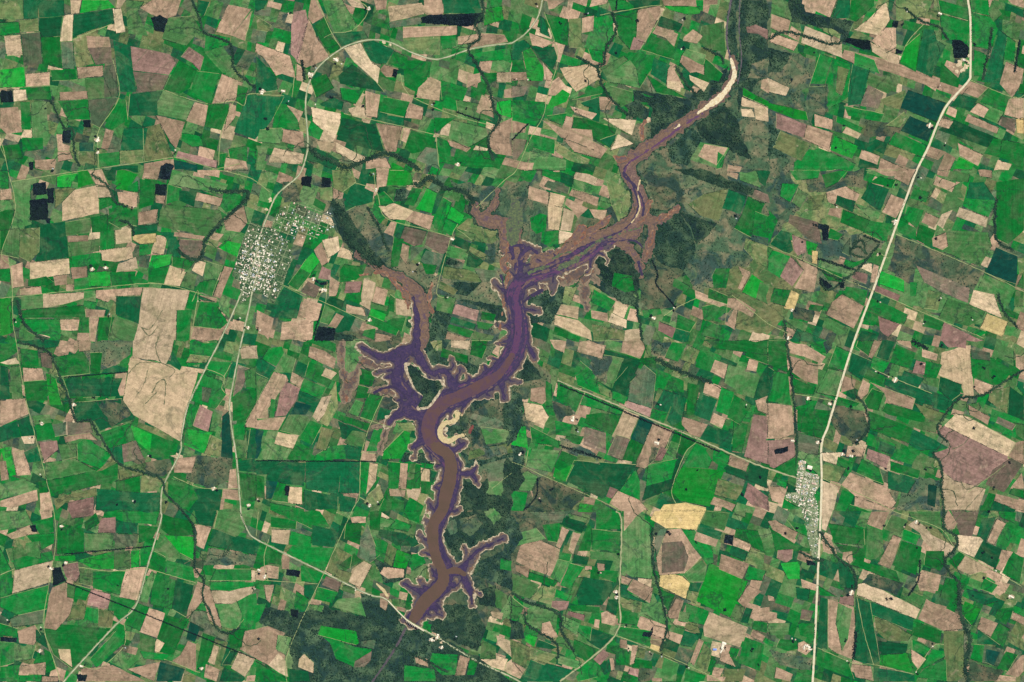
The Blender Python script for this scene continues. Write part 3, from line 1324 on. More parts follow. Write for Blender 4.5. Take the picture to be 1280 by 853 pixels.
(3,3): '''p 0,50 35,45 148,105 130,145 20,95
b 90,40 210,80 200,130 140,100
a 60,260 160,250 160,340 100,340
b 0,80 130,160 240,200 40,200
r 50,195 125,190 120,240 90,260 45,235
p 160,195 210,215 190,260 145,240
t 268,0 325,0 290,100 270,90
p 270,110 310,130 345,215 300,215 275,190
n 190,240 240,260 240,275 195,268
p 375,205 420,200 425,250 410,265 370,240
c 345,230 400,260 440,390 360,380
b 300,60 480,90 485,170 330,160
b 330,160 490,190 480,260 360,200
e 495,70 570,100 580,200 540,240 490,240
p 515,0 610,0 570,95 495,65
e 620,20 700,50 660,120 580,90
p 625,120 668,135 610,288 550,265
b 680,90 760,120 740,170 670,140
b 670,150 770,180 740,320 620,270
b 440,240 640,300 660,360 420,270
s 510,310 680,360 640,420 470,360
t 450,365 490,355 760,490 740,540 445,420
p 790,440 970,525 970,590 880,600 750,540
p 770,295 865,320 850,400 760,400 740,340
e 680,380 790,440 760,490 660,430
b 790,200 880,200 890,260 860,300 780,270
t 700,70 740,45 930,180 900,228 800,170 770,140 760,110
e 700,0 860,0 870,90 830,90 720,40
f 770,60 850,90 920,170 820,120
p 870,60 900,0 945,60 930,90 900,95
k 910,0 1055,0 1020,130 960,120 940,60
t 945,120 1060,130 1075,145 1030,230 950,195
t 950,280 985,220 1110,290 1010,320 950,290
c 1070,40 1140,30 1090,150 1045,120
p 1145,38 1190,60 1130,170 1095,150
b 1190,70 1240,100 1200,180 1140,165
c 1075,150 1170,190 1140,290 1035,235
p 1185,195 1225,205 1165,300 1140,290
b 1220,200 1280,240 1260,360 1170,310
b 960,200 985,225 940,290 900,250
p 1105,290 1170,320 1155,365 1090,325
b 1080,335 1150,370 1120,410 1060,390
b 935,300 1010,330 1000,370 920,330
p 1150,370 1190,400 1160,425 1135,410
a 985,450 1065,485 1020,575 965,510
c 990,390 1130,420 1150,450 1080,470 1010,440
b 1150,490 1230,480 1190,570 1130,530
b 1230,470 1280,490 1280,530 1225,505
p 1225,500 1280,525 1280,570 1215,540
p 1065,530 1150,560 1115,630 1045,590
b 1120,620 1160,560 1210,590 1180,680 1110,640
f 1200,600 1280,640 1280,700 1195,650
c 1050,590 1160,670 1045,665
b 1030,665 1080,670 1070,760 1020,740
g 1080,670 1180,690 1170,780 1070,760
d 1090,690 1160,705 1130,775 1085,755
b 1190,700 1250,720 1200,800 1150,780
p 1270,720 1280,720 1280,800 1250,832 1185,815
p 1160,820 1240,830 1240,852 1140,852
s 1000,750 1180,800 1140,852 1010,852
f 880,600 980,600 980,830 940,852 880,852
b 890,330 950,350 960,470 860,430
p 300,440 430,480 440,640 420,740 340,710 300,680
e 350,460 420,490 400,640 370,700 340,560
c 262,430 300,440 295,690 245,680
c 440,430 510,460 560,750 520,765 430,745
c 515,455 730,535 720,600 520,520
b 745,555 870,600 860,665 720,620
f 530,530 590,545 720,620 700,650 600,650 540,600
c 550,650 700,665 690,710 600,715 555,700
a 560,720 700,710 725,790 710,805 560,770
p 715,690 790,740 750,790 720,750
b 720,640 820,690 780,720 720,690
b 820,690 880,700 885,730 770,790
b 780,790 890,740 895,852 740,830
c 525,780 730,815 735,852 525,852
b 245,690 400,750 430,840 240,770
p 420,765 515,775 530,852 440,830
b 60,640 145,650 150,690 100,700 40,680
p 150,660 180,650 225,690 190,720 150,700
p 0,500 45,510 45,540 0,555
p 0,420 30,430 30,450 0,450
p 165,340 245,370 240,400 170,380
k 170,490 230,500 210,550 160,540
b 150,560 235,560 230,640 160,620
b 250,370 345,430 260,420
c 140,380 210,390 200,450 145,440
r 360,430 430,420 430,475 355,460
p 40,780 125,815 110,850 30,835
s 0,690 220,740 210,800 60,770
e 0,560 110,560 100,620 10,620
b 1150,0 1240,0 1230,60 1160,30
c 980,0 1020,0 1000,10 990,10
''',
}
WATER = '''W 770,300,2 752,306,3 740,318,4 722,328,4 697,338,5 672,345,7 655,352,9 645,363,11 643,375,11 646,390,11 649,410,11 648,425,12 640,445,13 630,460,13 612,475,12 590,487,12 570,496,13 550,506,13 538,522,12 536,545,12 548,560,12 562,575,11 566,590,11 562,610,11 556,633,11 548,650,9 543,670,9 547,690,9 555,710,10 556,726,10 545,740,10 533,752,10 522,768,8 516,776,6
W 760,296,1.5 735,308,2 702,325,3 680,335,3 665,340,4
W 517,373,1 520,390,3 521,408,4 521,425,4 519,435,6
W 452,435,2 467,442,3 482,447,5 502,442,9 500,457,7 497,475,8 507,490,8 517,500,7 507,512,8 525,519,8 536,524,8
W 507,512,7 492,522,4 486,530,1.5
W 482,472,1.5 495,470,4
W 502,440,6 517,437,5 530,457,5 540,467,4 557,465,3.5 567,482,6 578,486,6
W 520,505,3 527,497,1.5
W 648,412,4 657,425,3 664,440,2.5 668,447,1.2
W 625,478,5 628,488,2.5 630,498,1
W 590,490,5 580,506,3
W 534,545,6 522,555,3.5 516,560,1.5
W 558,565,5 570,562,3.5 581,554,1.2
W 566,592,5 580,592,3 590,590,2 596,582,.8
W 588,591,2 593,597,1.6 598,606,.8
W 558,716,5 577,714,5 585,701,2.8 602,686,1.7 628,674,.8
W 577,714,4 581,726,4.5 588,739,3 590,755,1.5
W 557,730,5 567,731,3.5
W 540,742,4 530,741,4 517,736,2 505,730,1
W 533,755,5 542,759,3 546,767,1
W 652,350,6 648,333,5 652,320,4.5 660,310,2 671,316,1.8
W 642,322,3 640,308,2.5 655,308,1.6
B 640,445,4 625,467,5 610,477,7 590,488,7 570,497,7 550,507,8 537,525,8.5 536,545,8 545,558,7.5 559,568,7 564,582,7.5 562,600,8 557,620,8 554,635,7 550,643,7 542,656,7 541,674,7 545,696,6.5 552,711,6 554,726,7 545,739,8 532,751,8 520,769,7 516,776,5
B 556,716,4 570,713,4 580,718,3
V 770,301,.8 742,317,.9 715,331,.9 690,341,1 668,348,1.5 652,357,2 645,370,3 647,390,4 648,412,4 645,430,4 638,448,4
M 445,318,2 460,328,3 480,340,4 500,348,5 515,360,7 525,375,9 527,393,9 527,413,9 525,430,8
M 592,250,2 595,268,4 607,275,6 627,280,9 637,293,13 640,310,13 647,322,12
G 640,245,3 645,263,8 643,280,10 640,300,7
M 622,240,2 615,262,3 600,272,3
M 672,328,10 702,322,10 740,300,8 760,289,5 787,285,10 803,274,7 820,275,5 832,270,4 848,260,1.5
O 822,274,3 835,268,2.5 848,260,1.2
M 815,285,5 813,300,5 810,315,5 806,324,2.5
O 816,290,2.5 811,308,3 808,320,1.5
M 770,302,6 785,308,6 792,318,4 800,332,3 803,345,2
P 798,328,1.5 802,343,1.6
U 690,350,7 665,360,6 732,338,9 730,352,5 732,370,4 733,386,2
U 732,340,4 748,352,2
O 700,318,3 727,286,6 722,298,4 712,310,4 760,272,3 752,281,4 735,290,4
M 915,72,1.5 919,90,3.5 911,108,5.5 900,122,6.5 880,136,6 855,155,6.5 830,170,7 810,185,8 792,197,8 785,213,8 795,232,7 802,255,7 800,272,8 787,288,8
O 806,152,3.5 802,160,4 803,175,3
O 768,196,2 775,200,4 785,198,3
O 812,252,4 806,266,5 800,276,4
S 914,74,1 917,85,1.6 919,92,1.8 914,104,2.4 905,116,3.4 896,125,3.8 886,132,2.8 872,142,.8
S 849,157,1.2 843,161,.5
V 900,130,.3 872,146,.5 850,160,.7 825,178,.8 800,195,.7 785,205,1 781,222,.5 793,240,.4 805,262,.4
R 785,208,4 793,222,4 800,240,4 802,258,4 796,274,4 788,287,3
P 779,214,.8 790,230,.8 797,250,.9 797,262,1 790,277,1.1 778,288,1 765,294,.9
N 918,0,6 914,40,6 919,75,5 923,105,5
L 916,-8,1.3 914,0,1.3 909,30,1.2 909,55,1.2 914,76,1.2
L 925,0,.7 924,38,.7 927,75,.7 922,105,.7
D 577,519,1.5 570,516,2 572,522,2.2 565,527,2.6 555,530,3 550,540,3 552,547,3 560,552,2.6 570,547,2 580,544,1.5
I 587,541,2.2 591,532,1.2
U 427,430,3 428,460,3 432,480,3 432,497,4 440,478,4 447,462,4 455,452,5 470,457,4 482,461,6 490,452,5
U 490,488,6 475,488,4 463,486,1.5
P 468,491,1.3 478,486,1.6 490,484,1.6 500,489,1.4 508,498,1.2
U 466,534,1.6 476,531,2.2 488,527,3 480,545,2 474,565,1
O 433,498,2.5 434,506,1.5
O 450,345,1 478,340,2 490,350,3 508,370,4 510,385,3
O 540,355,3 536,375,3 540,390,2
G 697,337,1 708,331,3 722,325,2.5
G 662,342,1.5 668,338,2.6 678,336,1.5
G 725,320,1.2 740,308,1.4
L 507,786,1.4 495,809,1.6 480,832,1.3 465,853,1.2
O 625,412,1 640,300,2 635,320,5 628,330,4 638,345,3
D 425,310,.1 426,311,.1
D 484,745,1 480,739,1.2 471,730,1
P 626,345,1.5 630,360,1.2 632,376,1.2
P 655,377,1 662,372,2 672,366,3 678,363,2
M 780,208,5 788,222,8 798,240,8 802,258,9 796,276,11 786,290,10 770,300,8
P 786,203,.9 779,214,1.1 783,224,1 792,230,.9 800,243,1.1 805,258,1.1 803,270,1
P 757,300,1 770,302,1.2 785,300,1 797,303,1 803,310,.8
D 800,226,.5 797,240,.5 800,258,.6 797,268,.7 790,278,.4
G 668,340,1 676,335,2 686,333,1
G 700,333,1 710,328,2.2 722,323,1.6 734,315,.6
G 720,322,.6 730,314,1.2 742,306,1
G 745,303,.6 752,299,1.4 764,296,1
G 655,333,1 660,327,1.6 664,322,.8
G 690,324,.7 700,319,1.3 712,315,.8
G 775,292,.7 785,289,1.2 800,285,.8
K 662,346,.3 675,341,.8 690,336,.5 705,330,.3
K 672,330,.4 686,326,1 700,322,.6
K 700,340,.4 715,334,.9 730,326,.6 742,317,.3
K 735,304,.4 748,298,1 762,293,.6
K 650,326,.4 657,318,1 664,314,.6
K 644,318,.4 647,330,.8 645,342,.4
K 655,357,.3 662,351,.7 672,348,.3
K 758,302,.3 766,300,.9 776,300,.5
K 500,470,.3 503,480,.6 509,488,.3
K 505,452,.3 512,446,.6 519,442,.3
K 512,505,.3 520,512,.6 528,515,.3
K 575,484,.4 583,481,.9 592,478,.4
K 547,466,.3 556,470,.5 563,476,.3
'''
LINETXT = '''H1 640,54 595,60 557,72 540,74 515,66 490,54 470,50 450,52 427,61 400,82 386,105 382,132 385,175 383,195 377,213 370,223 347,243 337,263 325,295 322,313 319,324 310,346 293,387 275,426 257,461 235,508 227,546 225,566 207,601 202,616 201,639 201,651 185,706 175,744 165,764 145,781 105,824 85,846 72,862
H1 640,54 657,42 672,22 678,0 680,-12
H1 322,313 324,335 317,357 311,387 302,426 292,476 287,506 290,538 296,576 301,639 302,646 310,664 320,674 370,699 405,716 460,743 482,749 507,774 545,796 595,826 640,847 660,860
H2 1210,-12 1210,0 1213,25 1213,88 1210,102 1185,130 1172,155 1160,185 1146,213 1132,250 1120,283 1095,353 1068,426 1047,493 1035,533 1027,556 1027,598 1026,639 1022,726 1018,814 1015,865
T 0,168 10,213 19,263 2,317 14,338 16,400 20,426 30,488 42,538 57,596 67,639 70,676 62,726 55,784 72,839 76,860
T 15,227 60,220 107,213 178,203 220,197 245,204 270,212 285,215 315,224 337,240
T 0,373 50,368 140,358 200,355 252,368
T 0,111 60,107
T 90,50 140,30
T 141,75 149,120 125,160 122,175 124,212
T 204,112 230,122 262,130 292,127 305,132 309,119 320,117
T 292,127 277,165 273,207
T 388,-8 395,0 415,42 427,61
T 417,41 442,37 460,11 430,-5
T 500,92 505,110 520,124 570,145 615,157
T 430,142 505,159 557,172
T 545,170 549,213
T 365,122 370,80
T 320,118 355,120
T 680,15 697,70 685,117 679,145 662,175 645,213 630,226 595,260
T 750,19 825,7 825,22 800,62
T 572,280 564,297 552,338 546,368 560,372
T 442,228 470,240 482,272 532,287 565,297
T 467,215 470,240
T 350,355 407,379 460,403
T 407,379 409,352
T 830,395 845,385 870,373
T 915,369 945,393 960,405
T 960,308 992,320 1055,349 1090,363 1147,388 1230,423
T 1120,293 1180,318 1230,340 1280,365
T 1110,323 1098,315
T2 697,476 840,535 922,571 960,586 997,598
T 640,578 655,583 675,593 765,633 770,639
T 660,563 657,583
T 731,491 720,518
T 872,553 857,566 840,611 845,630
T 842,536 832,563
T 480,493 460,538 451,576 449,621 440,639 405,716 360,816 360,860
T 320,725 397,730
T 449,621 460,628
T2 770,639 777,654 774,739 769,794 700,852
T 769,794 820,814 884,843 905,855
T 1027,598 1080,620 1117,639 1175,661 1195,686 1235,709 1277,733
T 1022,810 1067,829 1092,831 1142,843
T 1070,740 1080,790 1092,831
T 1145,840 1166,808 1180,806
T 990,492 1042,501
T 1212,100 1266,122 1280,119
T 1125,75 1135,52 1155,30
T 1175,16 1210,26
T 217,596 252,610 297,611
T 257,461 280,471 277,486 287,496
T 290,453 280,471
T 155,779 157,799 150,814 122,836 100,831
T 97,709 140,714 182,710
T 182,710 245,729
T 260,726 320,726
T 205,824 250,841
T 300,205 262,213
T 240,377 248,365 238,426
T 335,726 330,700 336,674
T 445,520 490,535
T 1090,460 1110,470 1165,492
T 0,719 18,711
T 505,157 500,180
T 320,670 323,640
T 960,405 985,417
C1.3 62,125 72,143 80,160 92,163 92,190 100,208
C1.3 240,0 250,25 255,40 287,55 292,85 310,102 320,110
C1.5 377,75 381,100
C1.5 602,0 605,15 595,30 600,48 585,60 597,82 610,107 617,135 625,150 610,175 617,200
C2.4 387,185 400,197 415,200 432,210 457,200 480,192 500,197 525,213
C2.5 517,228 527,232 537,222 557,235 582,240 592,255
C1.5 765,15 770,37 757,62 755,80 747,83 754,110 765,125 780,140 795,147
C1.3 720,70 740,82 747,83
C1.5 845,82 855,100 872,120
C1.3 115,218 135,233 145,253 160,258
C1.3 150,275 165,283 166,295
C1.9 262,235 282,240 310,240 305,253 287,268 270,285 257,300 250,323 235,323 222,313
C1.5 22,375 25,393 35,410 55,426
C1.3 22,428 57,438 67,451 77,476 87,501 95,526 112,526 122,541 140,568 155,583 200,598 207,616 225,636 240,654 244,684 244,711 255,726 252,744 262,764 272,786 287,791 300,784
C.5 80,693 190,683
C.5 82,728 320,824
C.4 80,472 160,465
C.4 320,576 470,577
C3.4 415,253 430,270 440,300 460,323 475,333
C1.3 460,260 475,288 485,313
C.7 402,388 392,420
C.8 815,325 822,343 820,355 835,373 845,385
C1.3 792,353 797,373 795,383 800,403 802,426
C1.5 1245,250 1245,298 1267,313
C1.3 1247,368 1255,390 1272,410
C2 1140,426 1160,436
C1.3 1070,496 1082,508 1085,536 1070,556
C1.3 1280,463 1255,478 1225,495 1200,498 1180,521 1172,538 1185,553
C1.5 1167,566 1177,586 1177,611 1180,639 1180,659 1195,671 1195,686 1181,699 1187,716 1200,729
C2.6 1200,729 1200,764 1205,779 1212,801 1207,829 1210,853
C1.5 1025,664 1047,696 1067,714 1070,736
C1.5 1070,789 1067,824
C1.5 640,741 655,751 672,756 700,769 702,789 717,814
C1.3 657,764 660,781 695,804 697,824
C1.3 815,659 817,709 830,759 833,786 825,814
C2.2 820,448 855,466 890,478
C1.2 702,558 752,573
C.8 672,598 670,621 655,638
C1.3 980,400 984,431 989,468 995,531 996,573
C1.1 1077,300 1062,315 1080,322
C1.1 1066,306 1072,301 1080,304 1082,315
C1.1 1064,312 1073,308 1084,318
C1.2 1022,323 1070,338
C1.2 1022,335 1057,348 1100,305
C1.2 1025,348 1035,363 1055,350
C1.1 1080,295 1100,303
C.7 700,481 900,565
C.7 770,13 772,-5
C1.3 1130,10 1150,25 1175,35 1185,50
C1.5 960,50 985,40 1040,55 1060,45
C1.3 1240,35 1237,60 1228,100
C1.3 1275,50 1268,90
C.8 570,140 600,150
C1.3 470,800 520,820 560,840
C.8 640,175 660,155
C1.3 1000,690 1020,700 1030,700
C.8 1150,700 1148,725 1135,745
C1.3 880,60 900,70 905,80
Y.5 197,408 187,420 178,410
Y.5 198,421 195,436 200,451 207,456
Y.4 172,493 180,480 185,463
Y.6 190,491 196,480 203,474 207,480 205,506
Y.4 160,468 172,455 185,453 200,454 218,462 212,472
Y.4 175,408 186,412 196,400 203,388
Y.4 182,505 196,490
Y.3 165,85 178,70 185,62
Y.3 1040,75 1030,110
Y.4 1190,655 1222,620 1240,600 1255,580
Y.4 1200,600 1210,612 1230,600
Y.4 1212,545 1205,555 1190,562
Y.4 230,705 240,700
'''
FARMS = '''122,175,3 122,191,2 66,211 219,188 360,17 461,11,2 420,75,3 427,80 388,93,3 395,85 328,115,3 354,114,2 361,127 540,131 572,206,2 394,131 672,8 735,17 853,25 852,62 718,135 660,100 646,99 1134,15 1175,17,2 1175,107 1205,75,2 1182,179 1162,157,3 167,259 115,337,2 132,335,2 137,393 20,403 247,377 310,410,2 300,398 470,238,2 467,218 565,299,2 524,329 516,340 462,400,2 405,363,3 392,349,2 560,372 325,413 920,273 817,398,2 842,385 1151,223 1119,278,3 1046,259 985,423,2 990,388,2 1176,373 1216,400 1154,405 1097,318 1100,378 92,506,2 52,530,2 50,593 37,548 185,570 267,611,2 311,632,2 166,626 462,632,2 472,628 322,624 716,524,3 722,540 650,568,2 821,554,3 826,506 933,506 674,623 1010,498,2 1037,505,2 1119,475,3 1111,471 1095,465 1064,570,2 1053,568,2 1022,553,2 991,551,2 1071,550 1155,456 64,711,2 77,658,2 82,704,2 51,784 50,814,2 157,810 102,833,2 252,836,2 9,775 319,736 324,713,2 331,721,2 444,738 547,796,3 540,800,3 552,810,2 570,796 770,740,2 771,747,2 751,716 785,814 812,815 827,821 861,835 781,784 1064,741,3 1009,808,3 1012,812,2 1005,810,2 994,800 1145,653,2 1130,659 1264,746,3 1245,714 990,798 1145,840 1166,808 1059,826 904,806,3 902,813,3
'''
import bpy, math, random, re
import numpy as np
from mathutils import Vector, noise
from mathutils.geometry import delaunay_2d_cdt

S = 25.0                       # metres per map unit: the scene is about 32 km wide
CX, CY = 640.0, 426.5
random.seed(11)
rng = np.random.default_rng(5)
scn = bpy.context.scene
col = scn.collection

def wx(x): return (x - CX) * S
def wy(y): return (CY - y) * S

# ------------------------------------------------------------------ traced data
POLYS = []
for (r, c), txt in TILES.items():
    for l in txt.strip().split('\n'):
        k, *p = l.split()
        POLYS.append((k, [(320*c + float(a.split(',')[0])/4, 213*r + float(a.split(',')[1])/4) for a in p]))
STROKES = []
for l in WATER.strip().split('\n'):
    k, *p = l.split()
    STROKES.append((k, [tuple(float(v) for v in a.split(',')) for a in p]))
LINES = []
for l in LINETXT.strip().split('\n'):
    k, *p = l.split()
    LINES.append((k, [tuple(float(v) for v in a.split(',')) for a in p]))

# ------------------------------------------------------------------ materials
def lin(c):
    return tuple(((v/255)/12.92 if v/255 <= .04045 else ((v/255+.055)/1.055)**2.4) for v in c)
K = 1.75
def alb(c, k=None):
    return tuple(min(.9, v/(k or K)) for v in lin(c)) + (1,)

# main tone, second tone (field to field), patch tone inside a field, patch amount, stripes, veins
CL = {
 'a': ((4,146,40),(16,154,52),(62,150,62),.45,.16,0),
 'b': ((0,112,42),(4,128,48),(58,116,62),.60,.20,0),
 'c': ((0,86,48),(4,96,54),(38,98,62),.55,.20,0),
 'd': ((0,66,56),(4,74,56),(18,84,64),.35,.14,0),
 'e': ((58,124,60),(78,128,70),(116,136,88),.85,.24,0),
 'f': ((116,132,80),(138,138,90),(72,116,64),.90,.24,.25),
 'g': ((72,104,76),(92,112,78),(122,116,92),.80,.25,0),
 't': ((222,194,156),(208,178,138),(160,150,108),.45,.18,.5),
 'p': ((198,164,132),(184,152,122),(142,120,94),.65,.20,.6),
 'r': ((156,118,106),(172,136,120),(128,104,90),.70,.20,.4),
 'k': ((120,102,86),(134,114,96),(88,98,74),.75,.24,.3),
 'y': ((216,190,130),(220,184,120),(176,160,98),.45,.18,.3),
 's': ((68,96,68),(92,108,76),(136,124,94),.80,.08,0),
 'h': ((30,56,54),(40,70,58),(84,108,76),.85,.05,0),
 'n': ((26,40,50),(30,44,54),(38,64,56),.40,.25,0),
 'q': ((96,128,84),(148,152,116),(56,106,66),.9,.0,0),
}
def nn(nt, t, **kw):
    n = nt.nodes.new(t)
    for k, v in kw.items():
        setattr(n, k, v)
    return n
def mixrgb(nt, f, a, b, mode='MIX'):
    n = nn(nt, 'ShaderNodeMix', data_type='RGBA', blend_type=mode)
    for s, v in ((n.inputs[0], f), (n.inputs[6], a), (n.inputs[7], b)):
        if hasattr(v, 'links'): nt.links.new(v, s)
        elif hasattr(v, 'is_output'): nt.links.new(v, s)
        else: s.default_value = v
    return n.outputs[2]
def math_(nt, op, a, b=0.0, c=0.0, clamp=False):
    n = nn(nt, 'ShaderNodeMath', operation=op, use_clamp=clamp)
    for s, v in zip(n.inputs, (a, b, c)):
        if isinstance(v, (int, float)): s.default_value = v
        else: nt.links.new(v, s)
    return n.outputs[0]
def noise_(nt, vec, scale, detail=4, rough=.55, dist=0.0, dim='3D', w=None):
    n = nn(nt, 'ShaderNodeTexNoise', noise_dimensions=dim)
    n.inputs['Scale'].default_value = scale
    n.inputs['Detail'].default_value = detail
    n.inputs['Roughness'].default_value = rough
    n.inputs['Distortion'].default_value = dist
    if vec is not None and dim != '1D': nt.links.new(vec, n.inputs['Vector'])
    if w is not None: nt.links.new(w, n.inputs['W'])
    return n.outputs['Fac']
def ramp(nt, v, a, b):
    n = nn(nt, 'ShaderNodeMapRange', interpolation_type='SMOOTHSTEP')
    nt.links.new(v, n.inputs[0]); n.inputs[1].default_value = a; n.inputs[2].default_value = b
    return n.outputs[0]
def newmat(name, rough=.95, spec=.15):
    m = bpy.data.materials.new(name); m.use_nodes = True
    nt = m.node_tree
    b = nt.nodes['Principled BSDF']
    b.inputs['Roughness'].default_value = rough
    b.inputs['Specular IOR Level'].default_value = spec
    return m, nt, b
def pos(nt):
    return nn(nt, 'ShaderNodeNewGeometry').outputs['Position']

def land_mat(code):
    A, B, P, pa, st, ve = CL[code]
    m, nt, b = newmat('land_' + code)
    p = pos(nt)
    at = nn(nt, 'ShaderNodeAttribute', attribute_name='tone')
    sep = nn(nt, 'ShaderNodeSeparateColor'); nt.links.new(at.outputs['Color'], sep.inputs[0])
    t1, t2, ca = sep.outputs[0], sep.outputs[1], sep.outputs[2]
    # direction the field is worked in
    ang = math_(nt, 'MULTIPLY', ca, math.pi)
    sp = nn(nt, 'ShaderNodeSeparateXYZ'); nt.links.new(p, sp.inputs[0])
    s = math_(nt, 'ADD', math_(nt, 'MULTIPLY', sp.outputs[0], math_(nt, 'COSINE', ang)),
              math_(nt, 'MULTIPLY', sp.outputs[1], math_(nt, 'SINE', ang)))
    stripe = noise_(nt, None, 1/75, 3, .7, 0, '1D', s)
    base = mixrgb(nt, t2, alb(A), alb(B))
    n1 = noise_(nt, p, 1/520, 5, .62, .6)
    n2 = noise_(nt, p, 1/150, 4, .62)
    n3 = noise_(nt, p, 1/42, 3, .7)
    patch = math_(nt, 'MULTIPLY', ramp(nt, n1, .42, .64), pa)
    c = mixrgb(nt, patch, base, alb(P))
    if ve:
        v = noise_(nt, p, 1/1100, 5, .55, 1.2)
        d = math_(nt, 'ABSOLUTE', math_(nt, 'SUBTRACT', v, .5))
        vein = math_(nt, 'MULTIPLY', math_(nt, 'SUBTRACT', 1.0, ramp(nt, d, .002, .020)), ve*.6)
        c = mixrgb(nt, vein, c, alb((128, 122, 88)))
        n4 = ramp(nt, noise_(nt, p, 1/260, 3, .6, .8), .58, .72)
        c = mixrgb(nt, math_(nt, 'MULTIPLY', n4, .35), c, alb((222, 192, 158)))
    if code in 's':
        dk = ramp(nt, noise_(nt, p, 1/900, 6, .62, 1.0), .50, .60)
        c = mixrgb(nt, math_(nt, 'MULTIPLY', dk, .85), c, alb((42, 72, 66)))
    gv = noise_(nt, p, 1/2300, 7, .58, .5)
    gd = math_(nt, 'ABSOLUTE', math_(nt, 'SUBTRACT', gv, .5))
    gf = math_(nt, 'MULTIPLY', math_(nt, 'SUBTRACT', 1.0, ramp(nt, gd, .001, .0115)), (.58 if code in 'abcdefgs' else .35) if code != 'h' else .3)
    c = mixrgb(nt, gf, c, alb((32, 62, 50)))
    if code in 'abcdeftpkg':      # rough grazed ground creeping over the parcels
        ro = math_(nt, 'MULTIPLY', ramp(nt, noise_(nt, p, 1/760, 7, .66, .9), .50, .66), {'a': .3, 'd': .3, 't': .35, 'p': .45}.get(code, .45))
        c = mixrgb(nt, ro, c, alb((92, 116, 76) if code in 'abcdeg' else (124, 124, 86)))
    # brightness: field tone, stripes, mottling, grain
    g = math_(nt, 'MULTIPLY_ADD', math_(nt, 'SUBTRACT', t1, .5), .50, 1.0)
    g = math_(nt, 'MULTIPLY', g, math_(nt, 'MULTIPLY_ADD', math_(nt, 'SUBTRACT', stripe, .5), st*3.2, 1.0))
    g = math_(nt, 'MULTIPLY', g, math_(nt, 'MULTIPLY_ADD', math_(nt, 'SUBTRACT', n2, .5), 1.3, 1.0))
    g = math_(nt, 'MULTIPLY', g, math_(nt, 'MULTIPLY_ADD', math_(nt, 'SUBTRACT', n3, .5), 1.1, 1.0))
    comb = nn(nt, 'ShaderNodeCombineColor')
    for i in range(3): nt.links.new(g, comb.inputs[i])
    c = mixrgb(nt, 1.0, c, comb.outputs[0], 'MULTIPLY')
    nt.links.new(c, b.inputs['Base Color'])
    return m
M = {k: land_mat(k) for k in CL}

def simple(name, A, B, sc=1/120, g=.6, rough=.95, spec=.15, C=None, csc=1/300):
    m, nt, b = newmat(name, rough, spec)
    p = pos(nt)
    n = noise_(nt, p, sc, 4, .65, .5)
    c = mixrgb(nt, ramp(nt, n, .36, .64), alb(A), alb(B))
    if C: c = mixrgb(nt, ramp(nt, noise_(nt, p, csc, 4, .6, .7), .5, .66), c, alb(C))
    n3 = noise_(nt, p, 1/40, 3, .7)
    v = math_(nt, 'MULTIPLY_ADD', math_(nt, 'SUBTRACT', n3, .5), g, 1.0)
    comb = nn(nt, 'ShaderNodeCombineColor')
    for i in range(3): nt.links.new(v, comb.inputs[i])
    c = mixrgb(nt, 1.0, c, comb.outputs[0], 'MULTIPLY')
    nt.links.new(c, b.inputs['Base Color'])
    return m
def water_mat(name, A, B, LN, DK, rough=.35):
    m, nt, b = newmat(name, rough, .3)
    p = pos(nt)
    c = mixrgb(nt, ramp(nt, noise_(nt, p, 1/160, 5, .65, .8), .36, .64), alb(A), alb(B))
    for sc, wd, cc, am, ds in ((1/420, .016, LN, .55, 1.5), (1/300, .012, DK, .6, 1.0), (1/650, .010, LN, .5, 2.2)):
        v = noise_(nt, p, sc, 4, .5, ds)
        d = math_(nt, 'ABSOLUTE', math_(nt, 'SUBTRACT', v, .5))
        f = math_(nt, 'MULTIPLY', math_(nt, 'SUBTRACT', 1.0, ramp(nt, d, wd*.2, wd)), am)
        c = mixrgb(nt, f, c, alb(cc))
    n3 = noise_(nt, p, 1/40, 3, .7)
    v = math_(nt, 'MULTIPLY_ADD', math_(nt, 'SUBTRACT', n3, .5), .6, 1.0)
    comb = nn(nt, 'ShaderNodeCombineColor')
    for i in range(3): nt.links.new(v, comb.inputs[i])
    nt.links.new(mixrgb(nt, 1.0, c, comb.outputs[0], 'MULTIPLY'), b.inputs['Base Color'])
    return m
M['W'] = water_mat('shallow_violet_water', (62,52,84), (76,60,92), (104,82,88), (50,48,68))
M['V'] = simple('violet_red_water', (92,60,98), (104,68,92), 1/60, .4, .35, .3)
M['B'] = simple('silty_brown_water', (106,78,72), (98,72,84), 1/260, .18, .3, .35)
M['B2'] = simple('brown_reservoir_water', (102,82,66), (108,84,70), 1/400, .12, .3, .35)
M['R'] = simple('wet_silt', (128,98,84), (96,72,70), 1/60, .6, .7, .3, (150,118,98), 1/120)
M['P'] = simple('violet_pool', (56,48,74), (68,56,80), 1/70, .4, .35, .3)
M['O'] = simple('rust_mud', (148,100,74), (124,90,74), 1/90, .8, .9, .2, (178,140,108), 1/130)
M['S'] = simple('dry_sand', (250,236,196), (226,198,150), 1/60, .4)
M['D'] = simple('cream_sand', (228,206,152), (206,180,132), 1/60, .5)
M['M'] = simple('river_mud', (116,92,78), (138,110,88), 1/80, .7, .9, .2, (104,84,92), 1/170)
M['U'] = simple('drawdown_mud', (140,120,98), (110,104,84), 1/90, .7, .9, .2, (160,136,108), 1/180)
M['E'] = water_mat('wet_margin', (78,72,78), (100,84,84), (70,60,88), (120,96,78), .8)
M['K'] = simple('mud_streak', (128,100,84), (104,84,88), 1/60, .7, .8, .2)
M['X'] = simple('brown_grey_mud', (116,92,76), (88,80,78), 1/90, .8, .85, .2, (144,110,82), 1/170)
